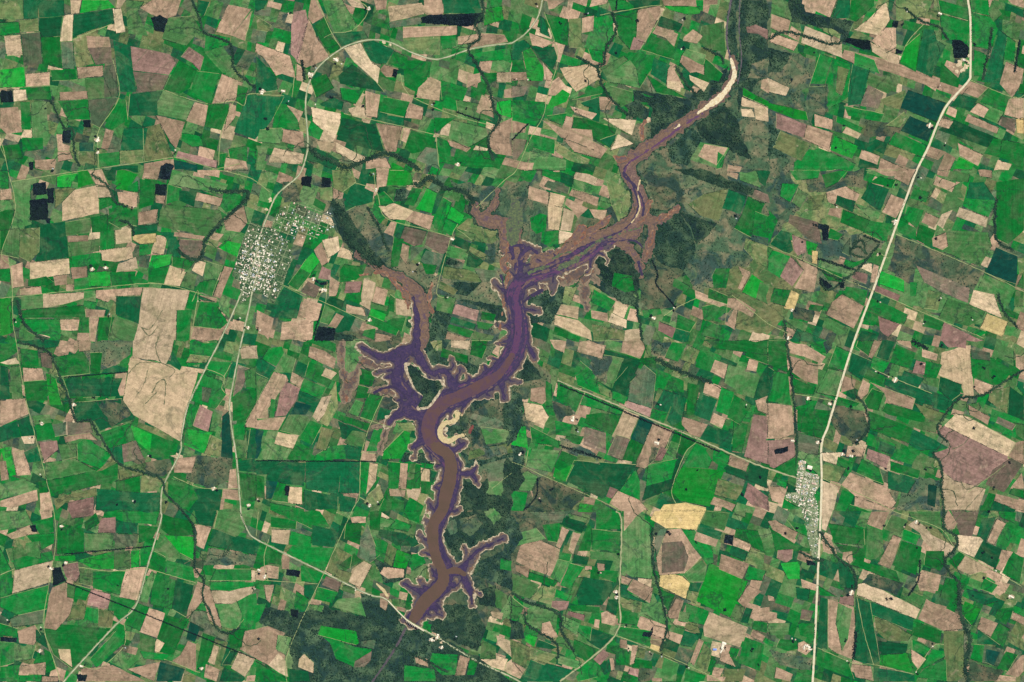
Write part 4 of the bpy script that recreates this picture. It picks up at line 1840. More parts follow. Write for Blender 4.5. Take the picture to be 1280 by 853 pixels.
M['T'] = simple('dry_tan_mud', (160,136,110), (136,116,96), 1/80, .8, .95, .15, (118,108,84), 1/140)
M['F'] = simple('pale_shore', (230,210,172), (172,154,124), 1/70, .6, .95, .15, (118,112,88), 1/180)
M['G'] = simple('marsh_grass', (84,100,76), (112,124,82), 1/60, .7, .95, .15, (84,84,80), 1/110)
M['I'] = simple('brick_red_soil', (124,66,62), (140,84,74), 1/60, .5)
M['L'] = simple('narrow_river_water', (76,70,80), (104,94,92), 1/60, .6, .4, .3)
M['N'] = M['h']
M['road_main'] = simple('highway_gravel', (242,228,190), (226,210,168), 1/80, .4)
M['road_alt'] = simple('asphalt_and_verge', (164,170,132), (214,206,170), 1/260, .6)
M['verge_dark'] = simple('draw_scrub', (44,74,56), (66,92,62), 1/90, .7)
M['verge'] = simple('grass_verge', (112,142,88), (142,148,104), 1/90, .6)
M['track'] = simple('dirt_track', (178,182,124), (150,168,104), 1/120, .6)
M['track2'] = simple('wide_dirt_track', (200,190,146), (180,176,132), 1/120, .5)
M['street'] = simple('street', (190,186,146), (150,160,118), 1/60, .4)
M['yard'] = simple('bare_yard', (214,190,158), (192,164,134), 1/60, .5)
M['mound'] = simple('quarry_spoil', (238,218,176), (214,186,144), 1/50, .6)

def crown_mat(name, A, B):
    m, nt, b = newmat(name, .9, .1)
    g = nn(nt, 'ShaderNodeNewGeometry')
    c = mixrgb(nt, g.outputs['Random Per Island'], alb(A), alb(B))
    n = noise_(nt, g.outputs['Position'], 1/420, 4, .6, .5)
    c = mixrgb(nt, ramp(nt, n, .45, .66), c, alb((56, 88, 64) if name == 'tree_crowns' else (34, 56, 50)))
    nt.links.new(c, b.inputs['Base Color'])
    return m
M['crown'] = crown_mat('tree_crowns', (14,36,40), (50,84,62))
M['crown_dark'] = crown_mat('plantation_crowns', (10,22,36), (22,40,48))
M['crown_scrub'] = crown_mat('bush_crowns', (40,70,60), (78,104,76))
M['gully'] = simple('gully_grass', (118,116,84), (92,104,76), 1/90, .6)
def flat(name, c, rough=.6, g=.12):
    m, nt, b = newmat(name, rough, .3)
    oi = nn(nt, 'ShaderNodeObjectInfo')
    n = noise_(nt, pos(nt), 1/6, 3, .6)
    v = math_(nt, 'MULTIPLY_ADD', math_(nt, 'SUBTRACT', n, .5), g*3, math_(nt, 'MULTIPLY_ADD', oi.outputs['Random'], .35, .75))
    comb = nn(nt, 'ShaderNodeCombineColor')
    for i in range(3): nt.links.new(v, comb.inputs[i])
    nt.links.new(mixrgb(nt, 1.0, alb(c, 1.3), comb.outputs[0], 'MULTIPLY'), b.inputs['Base Color'])
    return m
M['white_roof'] = flat('white_sheet_roof', (238,226,196))
M['tile_roof'] = flat('pink_tile_roof', (226,190,166))
M['grey_roof'] = flat('grey_roof', (196,200,196))
M['blue_roof'] = flat('blue_sheet_roof', (110,140,200))
M['wall'] = flat('painted_wall', (220,210,190))
M['concrete'] = flat('concrete', (226,214,184))

# ------------------------------------------------------------------ helpers
def link(name, me, mats, parent=None):
    o = bpy.data.objects.new(name, me); col.objects.link(o)
    if parent: o.parent = parent
    return o
def mesh(name, V, F, mats, mi=None):
    me = bpy.data.meshes.new(name)
    V = np.asarray(V, dtype=np.float32).reshape(-1, 3)
    F = np.asarray(F, dtype=np.int32)
    n = len(F); k = F.shape[1]
    me.vertices.add(len(V)); me.vertices.foreach_set('co', V.ravel())
    me.loops.add(n*k); me.loops.foreach_set('vertex_index', F.ravel())
    me.polygons.add(n)
    me.polygons.foreach_set('loop_start', np.arange(0, n*k, k, dtype=np.int32))
    me.polygons.foreach_set('loop_total', np.full(n, k, dtype=np.int32))
    for m in mats: me.materials.append(m)
    if mi is not None: me.polygons.foreach_set('material_index', np.asarray(mi, dtype=np.int32))
    me.update(calc_edges=True)
    return me
def tag(o, label=None, cat=None, group=None, kind=None):
    if label: o['label'] = label
    if cat: o['category'] = cat
    if group: o['group'] = group
    if kind: o['kind'] = kind
    return o
def nv(x, y, f, seed=0.0):
    return noise.noise_vector(Vector((x*f, y*f, seed)))
def sub(p, step, amp, fr, closed=True, amp2=0, fr2=1):
    o = []
    m = len(p) if closed else len(p)-1
    for i in range(m):
        a = p[i]; b = p[(i+1) % len(p)]
        n = max(1, int(math.dist(a[:2], b[:2])/step))
        for j in range(n):
            x = a[0]+(b[0]-a[0])*j/n; y = a[1]+(b[1]-a[1])*j/n
            d = nv(x, y, fr); dx, dy = amp*d.x, amp*d.y
            if amp2:
                e = nv(x, y, fr2, 5.0); dx += amp2*e.x; dy += amp2*e.y
            o.append((x+dx, y+dy) + tuple(a[k]+(b[k]-a[k])*j/n for k in range(2, len(a))))
    if not closed: o.append(tuple(p[-1]))
    return o
def area(p):
    return abs(sum(p[i][0]*p[(i+1) % len(p)][1]-p[(i+1) % len(p)][0]*p[i][1] for i in range(len(p))))/2
def catmull(p, step=3.0):
    q = [p[0]] + list(p) + [p[-1]]
    o = []
    for i in range(1, len(q)-2):
        a, b, c, d = q[i-1], q[i], q[i+1], q[i+2]
        n = max(1, int(math.dist(b[:2], c[:2])/step))
        for j in range(n):
            t = j/n
            o.append(tuple(.5*(2*b[k]+(c[k]-a[k])*t+(2*a[k]-5*b[k]+4*c[k]-d[k])*t*t+(3*b[k]-a[k]-3*c[k]+d[k])*t**3) for k in range(len(b))))
    o.append(tuple(p[-1]))
    return o

# ------------------------------------------------------------------ the land: one planar partition, nothing overlaps
CV = []; CF = []; BB = []; OWN = []        # input vertices, faces, (priority, code, source id)
def addface(p, pr, code, sid):
    CF.append(list(range(len(CV), len(CV)+len(p))))
    CV.extend(Vector((a[0], a[1])) for a in p)
    OWN.append((pr, code, sid))
    xs_ = [a[0] for a in p]; ys_ = [a[1] for a in p]; BB.append((min(xs_)-.5, max(xs_)+.5, min(ys_)-.5, max(ys_)+.5))

# background patchwork of small parcels
def split(p, depth):
    A = area(p)
    big = 1 if -30 < p[0][0] < 1310 and -30 < p[0][1] < 880 else 3.5
    if A < random.uniform(110, 420)*big or depth > 14:
        return [p]
    # cut across the longest side
    n = len(p); L = [math.dist(p[i], p[(i+1) % n]) for i in range(n)]
    i = L.index(max(L)); t = random.uniform(.36, .64)
    a = p[i]; b = p[(i+1) % n]; m = (a[0]+(b[0]-a[0])*t, a[1]+(b[1]-a[1])*t)
    j = (i+2) % n; t2 = 1-t+random.uniform(-.06, .06)
    c = p[j]; d = p[(j+1) % n]; m2 = (c[0]+(d[0]-c[0])*t2, c[1]+(d[1]-c[1])*t2)
    q1 = [m, b, c, m2]; q2 = [a, m, m2, d]
    return split(q1, depth+1) + split(q2, depth+1)
X0, X1, Y0, Y1 = -330, 1610, -280, 1140
fill = []
gx, gy = 97, 88
for iy in range(-2, int((Y1-Y0)/gy)+8):
    for ix in range(-6, int((X1-X0)/gx)+6):
        # skewed lattice, about 20 degrees off the frame like the real parcels
        def P(i, j):
            x = X0 + i*gx - j*gy*.34; y = Y0 - 380 + j*gy + i*gx*.36
            d = nv(x, y, .006, 3.3)
            return (x+26*d.x, y+26*d.y)
        c = P(ix+.5, iy+.5)
        if X0-60 < c[0] < X1+60 and Y0-60 < c[1] < Y1+60:
            fill += split([P(ix, iy), P(ix+1, iy), P(ix+1, iy+1), P(ix, iy+1)], 0)
for p in fill:
    c = (sum(a[0] for a in p)/4, sum(a[1] for a in p)/4)
    inside = -4 < c[0] < 1284 and -4 < c[1] < 857
    code = random.choices('esfgbcpt' if inside else 'abcefgtprs', (30, 14, 14, 12, 24, 18, 7, 4) if inside else (10, 22, 16, 12, 9, 6, 9, 12, 3, 6))[0]
    addface(sub(p, 7, .8, .06), 0 + random.random()*.01, code, ('fill', len(CF)))

root = list(range(len(POLYS)))
def fr_(a):
    while root[a] != a: a = root[a]
    return a
seam = {}
for i, (k, p) in enumerate(POLYS):
    n = len(p)
    for j in range(n):
        a, b = p[j], p[(j+1) % n]
        for ax_, vals in ((0, (320, 640, 960)), (1, (213, 426, 639))):
            for v in vals:
                if abs(a[ax_]-v) < 1.6 and abs(b[ax_]-v) < 1.6:
                    o_ = 1-ax_
                    cen = sum(q[ax_] for q in p)/n
                    seam.setdefault((ax_, v), []).append((i, k, min(a[o_], b[o_]), max(a[o_], b[o_]), cen > v))
for l in seam.values():
    for q in l:
        for r_ in l:
            if q[4] and not r_[4] and q[1] == r_[1]:
                ov = min(q[3], r_[3])-max(q[2], r_[2])
                if ov > .55*min(q[3]-q[2], r_[3]-r_[2]) and ov > 2:
                    root[fr_(q[0])] = fr_(r_[0])
for i, (k, p) in enumerate(POLYS):
    A = area(p)
    organic = k in 'hs'
    q = sub(p, 4 if organic else 5, 2.0 if organic else .7, .16 if organic else .07, True, 1.4 if organic else .3, .5)
    q = [(x + sum(4.5*nv(y, v, .06, 12).x*max(0, 1-abs(x-v)/14) for v in (320, 640, 960)),
          y + sum(4.5*nv(x, v, .06, 14).x*max(0, 1-abs(y-v)/14) for v in (213, 426, 639))) for x, y in q]
    pr = 1 + 1/(1+A)
    if k == 'n':
        pr = 2.5; q = sub(p, 2, 1.1, .3, True, .7, .8)
    addface(q, pr, k, ('poly', fr_(i)))

# wide background stretches of rangeland and wood that the parcels are cut out of
BACK = [('f', '985,215 1060,215 1110,260 1090,300 1000,300 960,270'), ('e', '1100,300 1240,350 1235,410 1100,370'), ('f', '880,330 990,300 1010,360 960,420 880,400'), ('e', '930,0 1000,0 1000,80 940,80'),('h', '575,500 640,500 655,545 645,600 655,650 625,700 590,700 560,700 572,620 582,560'), ('h', '795,165 880,140 925,100 960,110 940,170 880,175 850,200 810,205'), ('h', '805,215 850,215 870,250 925,275 900,330 855,345 825,325 808,290'), ('h', '640,640 655,700 640,760 600,745 600,700'),('s', '570,500 640,500 655,540 655,600 675,640 700,650 690,690 655,700 640,760 600,780 560,790 535,780 560,690 575,600'),
 ('s', '420,415 500,412 505,500 482,565 430,525'), ('s', '790,160 870,130 930,95 1000,105 1020,170 990,220 1010,250 935,330 870,345 830,330 810,300 840,250 790,210'),
 ('h', '355,775 400,758 520,785 600,820 640,850 640,862 370,862'), ('s', '560,225 620,235 655,225 690,240 700,300 650,330 610,330 600,270'),
 ('s', '405,250 450,245 520,330 545,345 540,370 490,345 430,310'), ('s', '720,290 760,260 800,220 850,210 860,330 830,370 790,360 700,350'),
 ('h', '632,500 652,500 655,545 640,600 625,560'), ('s', '590,480 620,470 650,430 690,470 690,495 650,500 600,505'),
 ('s', '915,-5 965,-5 965,60 1000,100 925,110'), ('s', '1010,290 1060,290 1105,300 1095,365 1050,365 1005,350'),
 ('h', '655,378 690,356 715,360 705,390 680,405 660,403'), ('s', '535,345 630,340 632,410 600,470 540,440')]
for bi, (k, t) in enumerate(BACK):
    p = [tuple(float(v) for v in a.split(',')) for a in t.split()]
    addface(sub(p, 4, 5, .08, True, 1.5, .4), .5 + .001*bi, k, ('poly' if k in 'hs' else 'fill', 'back%d' % bi))

# wood edges and clearings along the reservoir's right bank
OVER = [('h', '636,500 650,503 653,530 645,548 634,560'), ('h', '632,572 650,583 656,600 646,613 636,622 628,600'), ('h', '634,640 646,648 654,672 643,690 632,702 628,670'),
 ('g', '596,518 618,521 630,531 615,540 598,534'), ('s', '583,587 598,580 613,588 604,600 588,598'), ('e', '610,602 629,603 627,620 609,617'), ('s', '574,650 594,643 603,655 590,670 576,664'),
 ('e', '606,640 618,634 628,646 616,655'), ('s', '597,555 612,560 628,556 634,568 612,574'), ('g', '560,655 568,648 572,664 562,672')]
for bi, (k, t) in enumerate(OVER):
    p = [tuple(float(v) for v in a.split(',')) for a in t.split()]
    addface(sub(p, 2, 3.2, .16, True, 1.2, .5), 2.1 + .001*bi, k, ('poly' if k in 'hs' else 'fill', 'over%d' % bi))

# town ground
T1 = [(313,277),(330,284),(344,286),(352,296),(360,306),(366,322),(358,345),(350,366),(342,380),(322,362),(300,382),(300,354),(290,345),(298,315),(304,298)]
T1B = [(334,284),(347,266),(365,252),(414,266),(422,280),(394,300),(371,296),(358,306)]
T2 = [(998,575),(1007,577),(1007,589),(1024,595),(1024,608),(1018,619),(1022,630),(1023,646),(1022,668),(1024,700),(1016,702),(1010,672),(1005,648),(1000,634),(994,628),(982,622),(984,616),(995,616),(996,596)]
addface(sub(T1, 4, 1.5, .2), 2.2, 'q', ('town', 1))
addface(sub(T2, 4, 1.5, .2), 2.2, 'q', ('town', 2))

# water, mud and sand: distance fields of the traced centre lines, contoured into smooth organic edges
GX0, GX1, GY0, GY1, GS = 412, 936, -12, 866, 0.8
gxs = np.arange(GX0, GX1+.1, GS); gys = np.arange(GY0, GY1+.1, GS)
GXX, GYY = np.meshgrid(gxs, gys)
def vnoise(cell, seed):
    r = np.random.default_rng(seed)
    nx_, ny_ = int((GX1-GX0)/cell)+4, int((GY1-GY0)/cell)+4
    G = r.uniform(-1, 1, (ny_, nx_))
    u = (GXX-GX0)/cell; v = (GYY-GY0)/cell
    i = u.astype(int); j = v.astype(int); fu = u-i; fv = v-j
    fu = fu*fu*(3-2*fu); fv = fv*fv*(3-2*fv)
    return (G[j, i]*(1-fu)+G[j, i+1]*fu)*(1-fv)+(G[j+1, i]*(1-fu)+G[j+1, i+1]*fu)*fv
def sdf(pl, grow):
    D = np.full(GXX.shape, 99.0)
    for p in pl:
        q = catmull(p, 3.0)
        for a_, b_ in zip(q[:-1], q[1:]):
            ra, rb = max(a_[2], -.2), max(b_[2], -.2)
            m = max(ra, rb)+13
            i0 = max(0, int((min(a_[0], b_[0])-m-GX0)/GS)); i1 = int((max(a_[0], b_[0])+m-GX0)/GS)+1
            j0 = max(0, int((min(a_[1], b_[1])-m-GY0)/GS)); j1 = int((max(a_[1], b_[1])+m-GY0)/GS)+1
            X = GXX[j0:j1, i0:i1]; Y = GYY[j0:j1, i0:i1]
            if X.size == 0: continue
            dx, dy = b_[0]-a_[0], b_[1]-a_[1]
            t = np.clip(((X-a_[0])*dx+(Y-a_[1])*dy)/(dx*dx+dy*dy+1e-9), 0, 1)
            d = np.hypot(X-a_[0]-t*dx, Y-a_[1]-t*dy)-(ra+(rb-ra)*t)
            D[j0:j1, i0:i1] = np.minimum(D[j0:j1, i0:i1], d)
    return D
byk = {}
for k, p in STROKES: byk.setdefault(k, []).append(p)
# class, source, grow, slow wobble, fast wobble; later classes lie over earlier ones
# class, source, grow, slow wobble, fast wobble, wobble family
CLS = [('h', 'N', 0, 2.2, 1.2, 0), ('h', 'M', 3.2, 2.8, 1.4, 2), ('T', 'U', 1.6, 3.4, 1.6, 1), ('U', 'U', .7, 3.4, 1.6, 1), ('X', 'U', -1.6, 3.0, 1.6, 1),
       ('F', 'W', 5.0, 3.0, 1.2, 3), ('T', 'W', 3.9, 3.0, 1.2, 3), ('X', 'W', 3.2, 2.7, 1.1, 3), ('E', 'W', 2.0, 2.2, 1.0, 3),
       ('M', 'M', .9, 2.8, 1.4, 2), ('X', 'M', -.8, 2.8, 1.4, 2), ('M', 'M', -2.2, 2.6, 1.2, 2),
       ('O', 'O', -.3, 1.8, 1.0, 6), ('M', 'O', -1.9, 1.8, 1.3, 6), ('R', 'R', 0, 1.0, .9, 7), ('P', 'W', .2, 1.4, .8, 3), ('W', 'W', -1.0, 1.2, .8, 3),
       ('P', 'W', -4.6, 3.2, 1.2, 9), ('W', 'W', -5.4, 3.2, 1.2, 9), ('V', 'V', 0, 1.2, .9, 10), ('P', 'P', 0, .7, .6, 11), ('K', 'K', 0, .7, .8, 17), ('G', 'G', 0, 1.2, 1.1, 5),
       ('B', 'B', 0, .5, .35, 12), ('D', 'D', .4, .8, .5, 13), ('I', 'I', 0, .8, .8, 14), ('L', 'L', 0, .2, .2, 15), ('S', 'S', .2, .9, .8, 16)]
# small side inlets: short tapering strokes leaving the traced arms
rr = random.Random(77)
inl = []
for p in byk['W']:
    q = catmull(p, 3.0); acc = rr.uniform(0, 10)
    for a_, b_ in zip(q[:-1], q[1:]):
        L = math.dist(a_[:2], b_[:2]); acc += L
        if a_[2] < (5.5 if 'left' == ('left' if a_[0] < 535 and a_[1] < 530 else '') else 2.2) or acc < 9 + rr.uniform(0, 9): continue
        acc = 0
        sd = rr.choice((-1, 1)); th = math.atan2(b_[1]-a_[1], b_[0]-a_[0]) + sd*rr.uniform(.9, 1.9)
        x, y, w_ = a_[0], a_[1], min(2.0, a_[2]*.32)
        x += math.cos(th)*a_[2]*.8; y += math.sin(th)*a_[2]*.8
        if math.hypot(x-565, y-535) < 17: continue
        n = rr.randint(4, 9); st = [(x, y, w_)]
        for k in range(n):
            th += rr.uniform(-.5, .5); x += math.cos(th)*2.4; y += math.sin(th)*2.4
            st.append((x, y, w_*(1-(k+1)/n)-.3*(k+1)/n))
        inl.append(st)
for p in byk['W'][:2]:      # current lines: thin streaks following the channel
    q = catmull(p, 3.0)
    for f in (-.75, -.5, -.25, .3, .55, .8):
        run = []
        for a_, b_ in zip(q[:-1], q[1:]):
            L = math.dist(a_[:2], b_[:2]) or 1; nx, ny = -(b_[1]-a_[1])/L, (b_[0]-a_[0])/L
            w_ = f*a_[2] + .6*nv(a_[0], a_[1], .1, f*9).x
            run.append((a_[0]+nx*w_, a_[1]+ny*w_, .3))
            if len(run) > rr.randint(5, 14):
                if rr.random() < .7: byk[rr.choice('VVKP')].append(run)
                run = run[-1:] if rr.random() < .5 else []
byk['W'] = byk['W'] + inl
SD = {}
def base_sdf(k):
    if k not in SD:
        SD[k] = np.full(GXX.shape, 99.0)
        SD[k] = sdf(byk[k], 0)
    return SD[k]
FIELDS_ = []
EV = []; EE = []
for ci, (code, src, grow, a1, a2, fam) in enumerate(CLS):
    D = base_sdf(src) - grow + a1*vnoise(7.5, 100+fam) + a2*vnoise(2.4, 300+fam) + (1.6*vnoise(26, 500+fam) if fam in (1, 2, 3) and grow > 1.5 else 0) + .35*vnoise(1.8, 700+ci)
    FIELDS_.append((code, D))
    sg = D < 0
    vid = {}
    def cut(n1, n2):
        key = (n1, n2) if n1 < n2 else (n2, n1)
        if key not in vid:
            (j1, i1), (j2, i2) = key
            d1_, d2_ = D[j1, i1], D[j2, i2]; t = min(.92, max(.08, d1_/(d1_-d2_)))
            vid[key] = len(EV)
            EV.append(Vector((GX0+GS*(i1+(i2-i1)*t), GY0+GS*(j1+(j2-j1)*t))))
        return vid[key]
    c4 = sg[:-1, :-1].astype(int)+sg[1:, :-1]+sg[:-1, 1:]+sg[1:, 1:]
    for j, i in zip(*np.nonzero((c4 > 0) & (c4 < 4))):
        for tri in (((j, i), (j, i+1), (j+1, i+1)), ((j, i), (j+1, i+1), (j+1, i))):
            cr = [(tri[q], tri[(q+1) % 3]) for q in range(3) if sg[tri[q]] != sg[tri[(q+1) % 3]]]
            if len(cr) == 2: EE.append((cut(*cr[0]), cut(*cr[1])))
# wooded island in the reservoir
ISL = [(509,458),(513,456),(520,459),(527,470),(536,475),(549,476),(553,483),(546,493),(540,502),(535,508),(524,510),(522,507),(529,495),(519,486),(515,476),(511,468)]
addface(sub([(531+(x-531)*1.2, 483+(y-483)*1.12) for x, y in ISL], 2, 1.2, .3), 5.3, 'F', ('stroke', 'F'))
addface(sub(ISL, 2, 1.0, .3), 5.35, 'h', ('poly', 'island'))

nCV = len(CV)
R = delaunay_2d_cdt(CV + EV, [(a+nCV, b+nCV) for a, b in EE], CF, 1, 1e-4)
RV = np.array([(v.x, v.y) for v in R[0]])
TRI = []; TOP = []
STR = {}
for c, D in FIELDS_:
    if c not in STR:
        STR[c] = len(OWN); OWN.append((4, c, ('poly', 'N') if c == 'h' else ('stroke', c)))
for f, og in zip(R[2], R[5]):
    if not og: continue
    x = sum(R[0][q].x for q in f)/len(f); y = sum(R[0][q].y for q in f)/len(f)
    og = [q for q in og if BB[q][0] < x < BB[q][1] and BB[q][2] < y < BB[q][3]]
    if not og: continue
    best = max(og, key=lambda q: OWN[q][0])
    if GX0 < x < GX1-1 and GY0 < y < GY1-1 and OWN[best][0] < 5:
        u = (x-GX0)/GS; v = (y-GY0)/GS; i = int(u); j = int(v); fu = u-i; fv = v-j
        for c, D in reversed(FIELDS_):
            d = D[j:j+2, i:i+2]
            # same diagonal split as the contouring
            val = d[0, 0]+(d[0, 1]-d[0, 0])*fu+(d[1, 1]-d[0, 1])*fv if fu > fv else d[0, 0]+(d[1, 0]-d[0, 0])*fv+(d[1, 1]-d[1, 0])*fu
            if val < 0:
                best = STR[c]; break
    for j in range(1, len(f)-1):
        TRI.append((f[0], f[j], f[j+1])); TOP.append(best)
TRI = np.array(TRI); TOP = np.array(TOP)
P0, P1, P2 = RV[TRI[:, 0]], RV[TRI[:, 1]], RV[TRI[:, 2]]
TA = ((P1[:, 0]-P0[:, 0])*(P2[:, 1]-P0[:, 1]) - (P1[:, 1]-P0[:, 1])*(P2[:, 0]-P0[:, 0]))/2
neg = TA < 0                                        # world y is flipped: store triangles so normals face up
TRI[~neg] = TRI[~neg][:, [0, 2, 1]]
TA = np.abs(TA)
TC = (P0+P1+P2)/3
# per-source tone values
tone = {}
def tone_of(src, poly=None):
    if src not in tone:
        ang = random.choice((.0, .5)) + .12 + random.uniform(-.03, .03)
        tone[src] = (random.random(), random.random(), ang % 1, 1.0)
    return tone[src]
# field working direction from the longest side
for i, (k, p) in enumerate(POLYS):
    n = len(p); j = max(range(n), key=lambda a: math.dist(p[a], p[(a+1) % n]))
    a, b = p[j], p[(j+1) % n]
    ang = math.atan2(-(b[1]-a[1]), b[0]-a[0]) + math.pi/2
    tone[('poly', i)] = (random.random(), random.random(), (ang/math.pi) % 1, 1.0)

def sheet(name, idx, mats, mi=None, z=0.0, origin=None):
    """triangles idx of the partition as one mesh, its origin at its own middle"""
    t = TRI[idx]
    u, inv = np.unique(t, return_inverse=True)
    V = np.column_stack([(RV[u][:, 0]-CX)*S, (CY-RV[u][:, 1])*S, np.full(len(u), z)])
    a = TA[idx]
    c = (TC[idx]*a[:, None]).sum(0)/max(a.sum(), 1e-9)
    o3 = np.array([(c[0]-CX)*S, (CY-c[1])*S, 0.0]) if origin is None else np.array(origin)
    me = mesh(name, V-o3, inv.reshape(-1, 3), mats, mi)
    at = me.attributes.new('tone', 'FLOAT_COLOR', 'FACE')
    tc = np.array([tone_of(OWN[TOP[q]][2]) for q in idx], dtype=np.float32)
    at.data.foreach_set('color', tc.ravel())
    o = link(name, me, mats); o.location = o3
    return o

# ------------------------------------------------------------------ wording for labels
LM = [("the large pale town", 330, 325), ("the small right-hand town", 1008, 612), ("the dam", 512, 772),
 ("the cream sand hook", 562, 533), ("the top highway bend", 470, 50), ("the white river sandbar", 900, 120),
 ("the pale green river-loop meadow", 775, 245), ("the huge veined beige field", 200, 455), ("the lower left highway end", 100, 825),
 ("the giant mauve-brown field", 1225, 590), ("the chevron tree rows", 1060, 325), ("the highway quarry", 1198, 82),
 ("the golden round-edged fields", 848, 650), ("the central straight dirt road", 850, 540), ("the lower left crossroads", 405, 716),
 ("the lower middle road junction", 769, 794), ("the twin square plantations", 205, 220), ("the far left dark plantations", 50, 250),
 ("the top left dark grove", 200, 30), ("the long top plantation", 560, 25), ("the wooded island", 530, 485),
 ("the northern mud inlet", 640, 265), ("the purple delta", 700, 330), ("the reservoir's left arm", 525, 390),
 ("the dark teal right-edge field", 1252, 332), ("the white twin sheds", 904, 808), ("the round dark wood", 850, 310),
 ("the lower right wooded creek", 1205, 785), ("the left country road", 65, 600), ("the lower left winding creek", 260, 745),
 ("the top left white farmyard", 122, 180), ("the upper left highway fork", 386, 100), ("the lower reservoir side arm", 588, 725),
 ("the brown ploughed square", 547, 303), ("the brightest green block", 905, 740), ("the left-middle road bend", 14, 330),
 ("the curved right track", 1195, 686), ("the straight left-middle track", 150, 358), ("the upper middle track fork", 690, 100),
 ("the right highway's lower bend", 1030, 545), ("the right highway's upper bend", 1200, 115), ("the pale twin fields by woods", 668, 508),
 ("the bottom left dam woodland", 450, 790), ("the wood's lower road end", 1016, 815), ("the middle highway's curve", 315, 670),
 ("the right middle country road", 1150, 390), ("the top right woodland", 980, 70), ("the lower right track junction", 1145, 840)]
ORD = ['nearest', 'second nearest', 'third nearest', 'fourth nearest', 'fifth nearest', 'sixth nearest', 'seventh nearest', 'eighth nearest', 'ninth nearest', 'tenth nearest', 'eleventh nearest', 'twelfth nearest']
def rel(x, y, skip=()):
    best = min((l for l in LM if math.hypot(l[1]-x, l[2]-y) > 9), key=lambda l: math.hypot(l[1]-x, l[2]-y))
    dx, dy = x-best[1], y-best[2]; d = math.hypot(dx, dy)
    if abs(dx) > 2.2*abs(dy): w = 'right of' if dx > 0 else 'left of'
    elif abs(dy) > 2.2*abs(dx): w = 'below' if dy > 0 else 'above'
    else: w = ('below ' if dy > 0 else 'above ') + ('right of' if dx > 0 else 'left of')
    return w, best[0], d
def unique_labels(items):
    """items: (object, base phrase, x, y) -> a label for each, the repeats ranked by how near the landmark they lie"""
    b = {}
    for o, base, x, y in items:
        w, lm, d = rel(x, y)
        b.setdefault('%s %s %s' % (base, w, lm), []).append((d, o))
    for k, l in b.items():
        l.sort(key=lambda t: t[0])
        for n, (d, o) in enumerate(l):
            o['label'] = k if len(l) == 1 else k + ', ' + (ORD[n] if n < 12 else 'number %d outward' % (n+1))
CNAME = {'a': 'vivid green', 'b': 'green', 'c': 'deep green', 'd': 'very dark green', 'e': 'pale green', 'f': 'olive', 'g': 'grey-green',
         't': 'tan', 'p': 'pinkish beige', 'r': 'reddish mauve', 'k': 'brown', 'y': 'golden'}
def shape_word(p):
    best = None
    for k in range(len(p)):
        a, b = p[k], p[(k+1) % len(p)]
        th = math.atan2(b[1]-a[1], b[0]-a[0]); c, s = math.cos(th), math.sin(th)
        u = [q[0]*c+q[1]*s for q in p]; v = [-q[0]*s+q[1]*c for q in p]
        w, h = max(u)-min(u), max(v)-min(v)
        if best is None or w*h < best[0]: best = (w*h, w, h)
    r = max(best[1], best[2])/max(.1, min(best[1], best[2]))
    if area(p)/best[0] < .66: return 'irregular'
    return 'long narrow' if r > 2.6 else 'oblong' if r > 1.55 else 'blocky'

# ------------------------------------------------------------------ fields
codes = np.array([ord(OWN[t][1]) for t in range(len(OWN))])
FIELD = 'abcdefgtprky'
inf = (TC[:, 0] > 0) & (TC[:, 0] < 1280) & (TC[:, 1] > 0) & (TC[:, 1] < 853)
bysrc = {}
firstof = {}
for q in range(len(TOP)):
    t = int(TOP[q]); t = firstof.setdefault((OWN[t][2], OWN[t][1]), t)
    bysrc.setdefault(t, []).append(q)
cand = []
for t, l in bysrc.items():
    pr, code, sid = OWN[t]
    if sid[0] == 'poly' and code in FIELD:
        l = np.array(l); cand.append((TA[l][inf[l]].sum(), t, l))
cand.sort(key=lambda c: -c[0])
single = cand[:300]
items = []
done = set()
for A, t, l in single:
    pr, code, sid = OWN[t]
    p = POLYS[sid[1]][1]
    o = sheet('field', l, [M[code]])
    x, y = o.location.x/S+CX, CY-o.location.y/S
    size = 'very large' if A > 1300 else 'large' if A > 650 else 'mid-sized' if A > 380 else 'small'
    tag(o, None, 'field', 'farm fields of the patchwork')
    items.append((o, '%s %s %s field' % (size, shape_word(p), CNAME[code]), x, y))
    done.add(t)
unique_labels(items)
# everything smaller: one patchwork
rest = []
order = list(FIELD) + ['q']
for t, l in bysrc.items():
    pr, code, sid = OWN[t]
    if t in done: continue
    if code in FIELD:
        rest += l
rest = np.array(rest)
fcodes = sorted({OWN[TOP[q]][1] for q in rest})
o = sheet('small_fields', rest, [M[c] for c in fcodes], [fcodes.index(OWN[TOP[q]][1]) for q in rest], origin=(0, 0, 0))
tag(o, 'patchwork of the small leftover green and tan parcels between the larger fields', 'farmland', None, 'stuff')

# ------------------------------------------------------------------ woods and scrub: connected pieces
def components(idx):
    idx = list(idx); par = {q: q for q in idx}
    def find(a):
        while par[a] != a:
            par[a] = par[par[a]]; a = par[a]
        return a
    em = {}
    for q in idx:
        a = sorted(TRI[q])
        for e in ((a[0], a[1]), (a[1], a[2]), (a[0], a[2])):
            if e in em: par[find(q)] = find(em[e])
            else: em[e] = q
    g = {}
    for q in idx: g.setdefault(find(q), []).append(q)
    return [np.array(l) for l in g.values()]

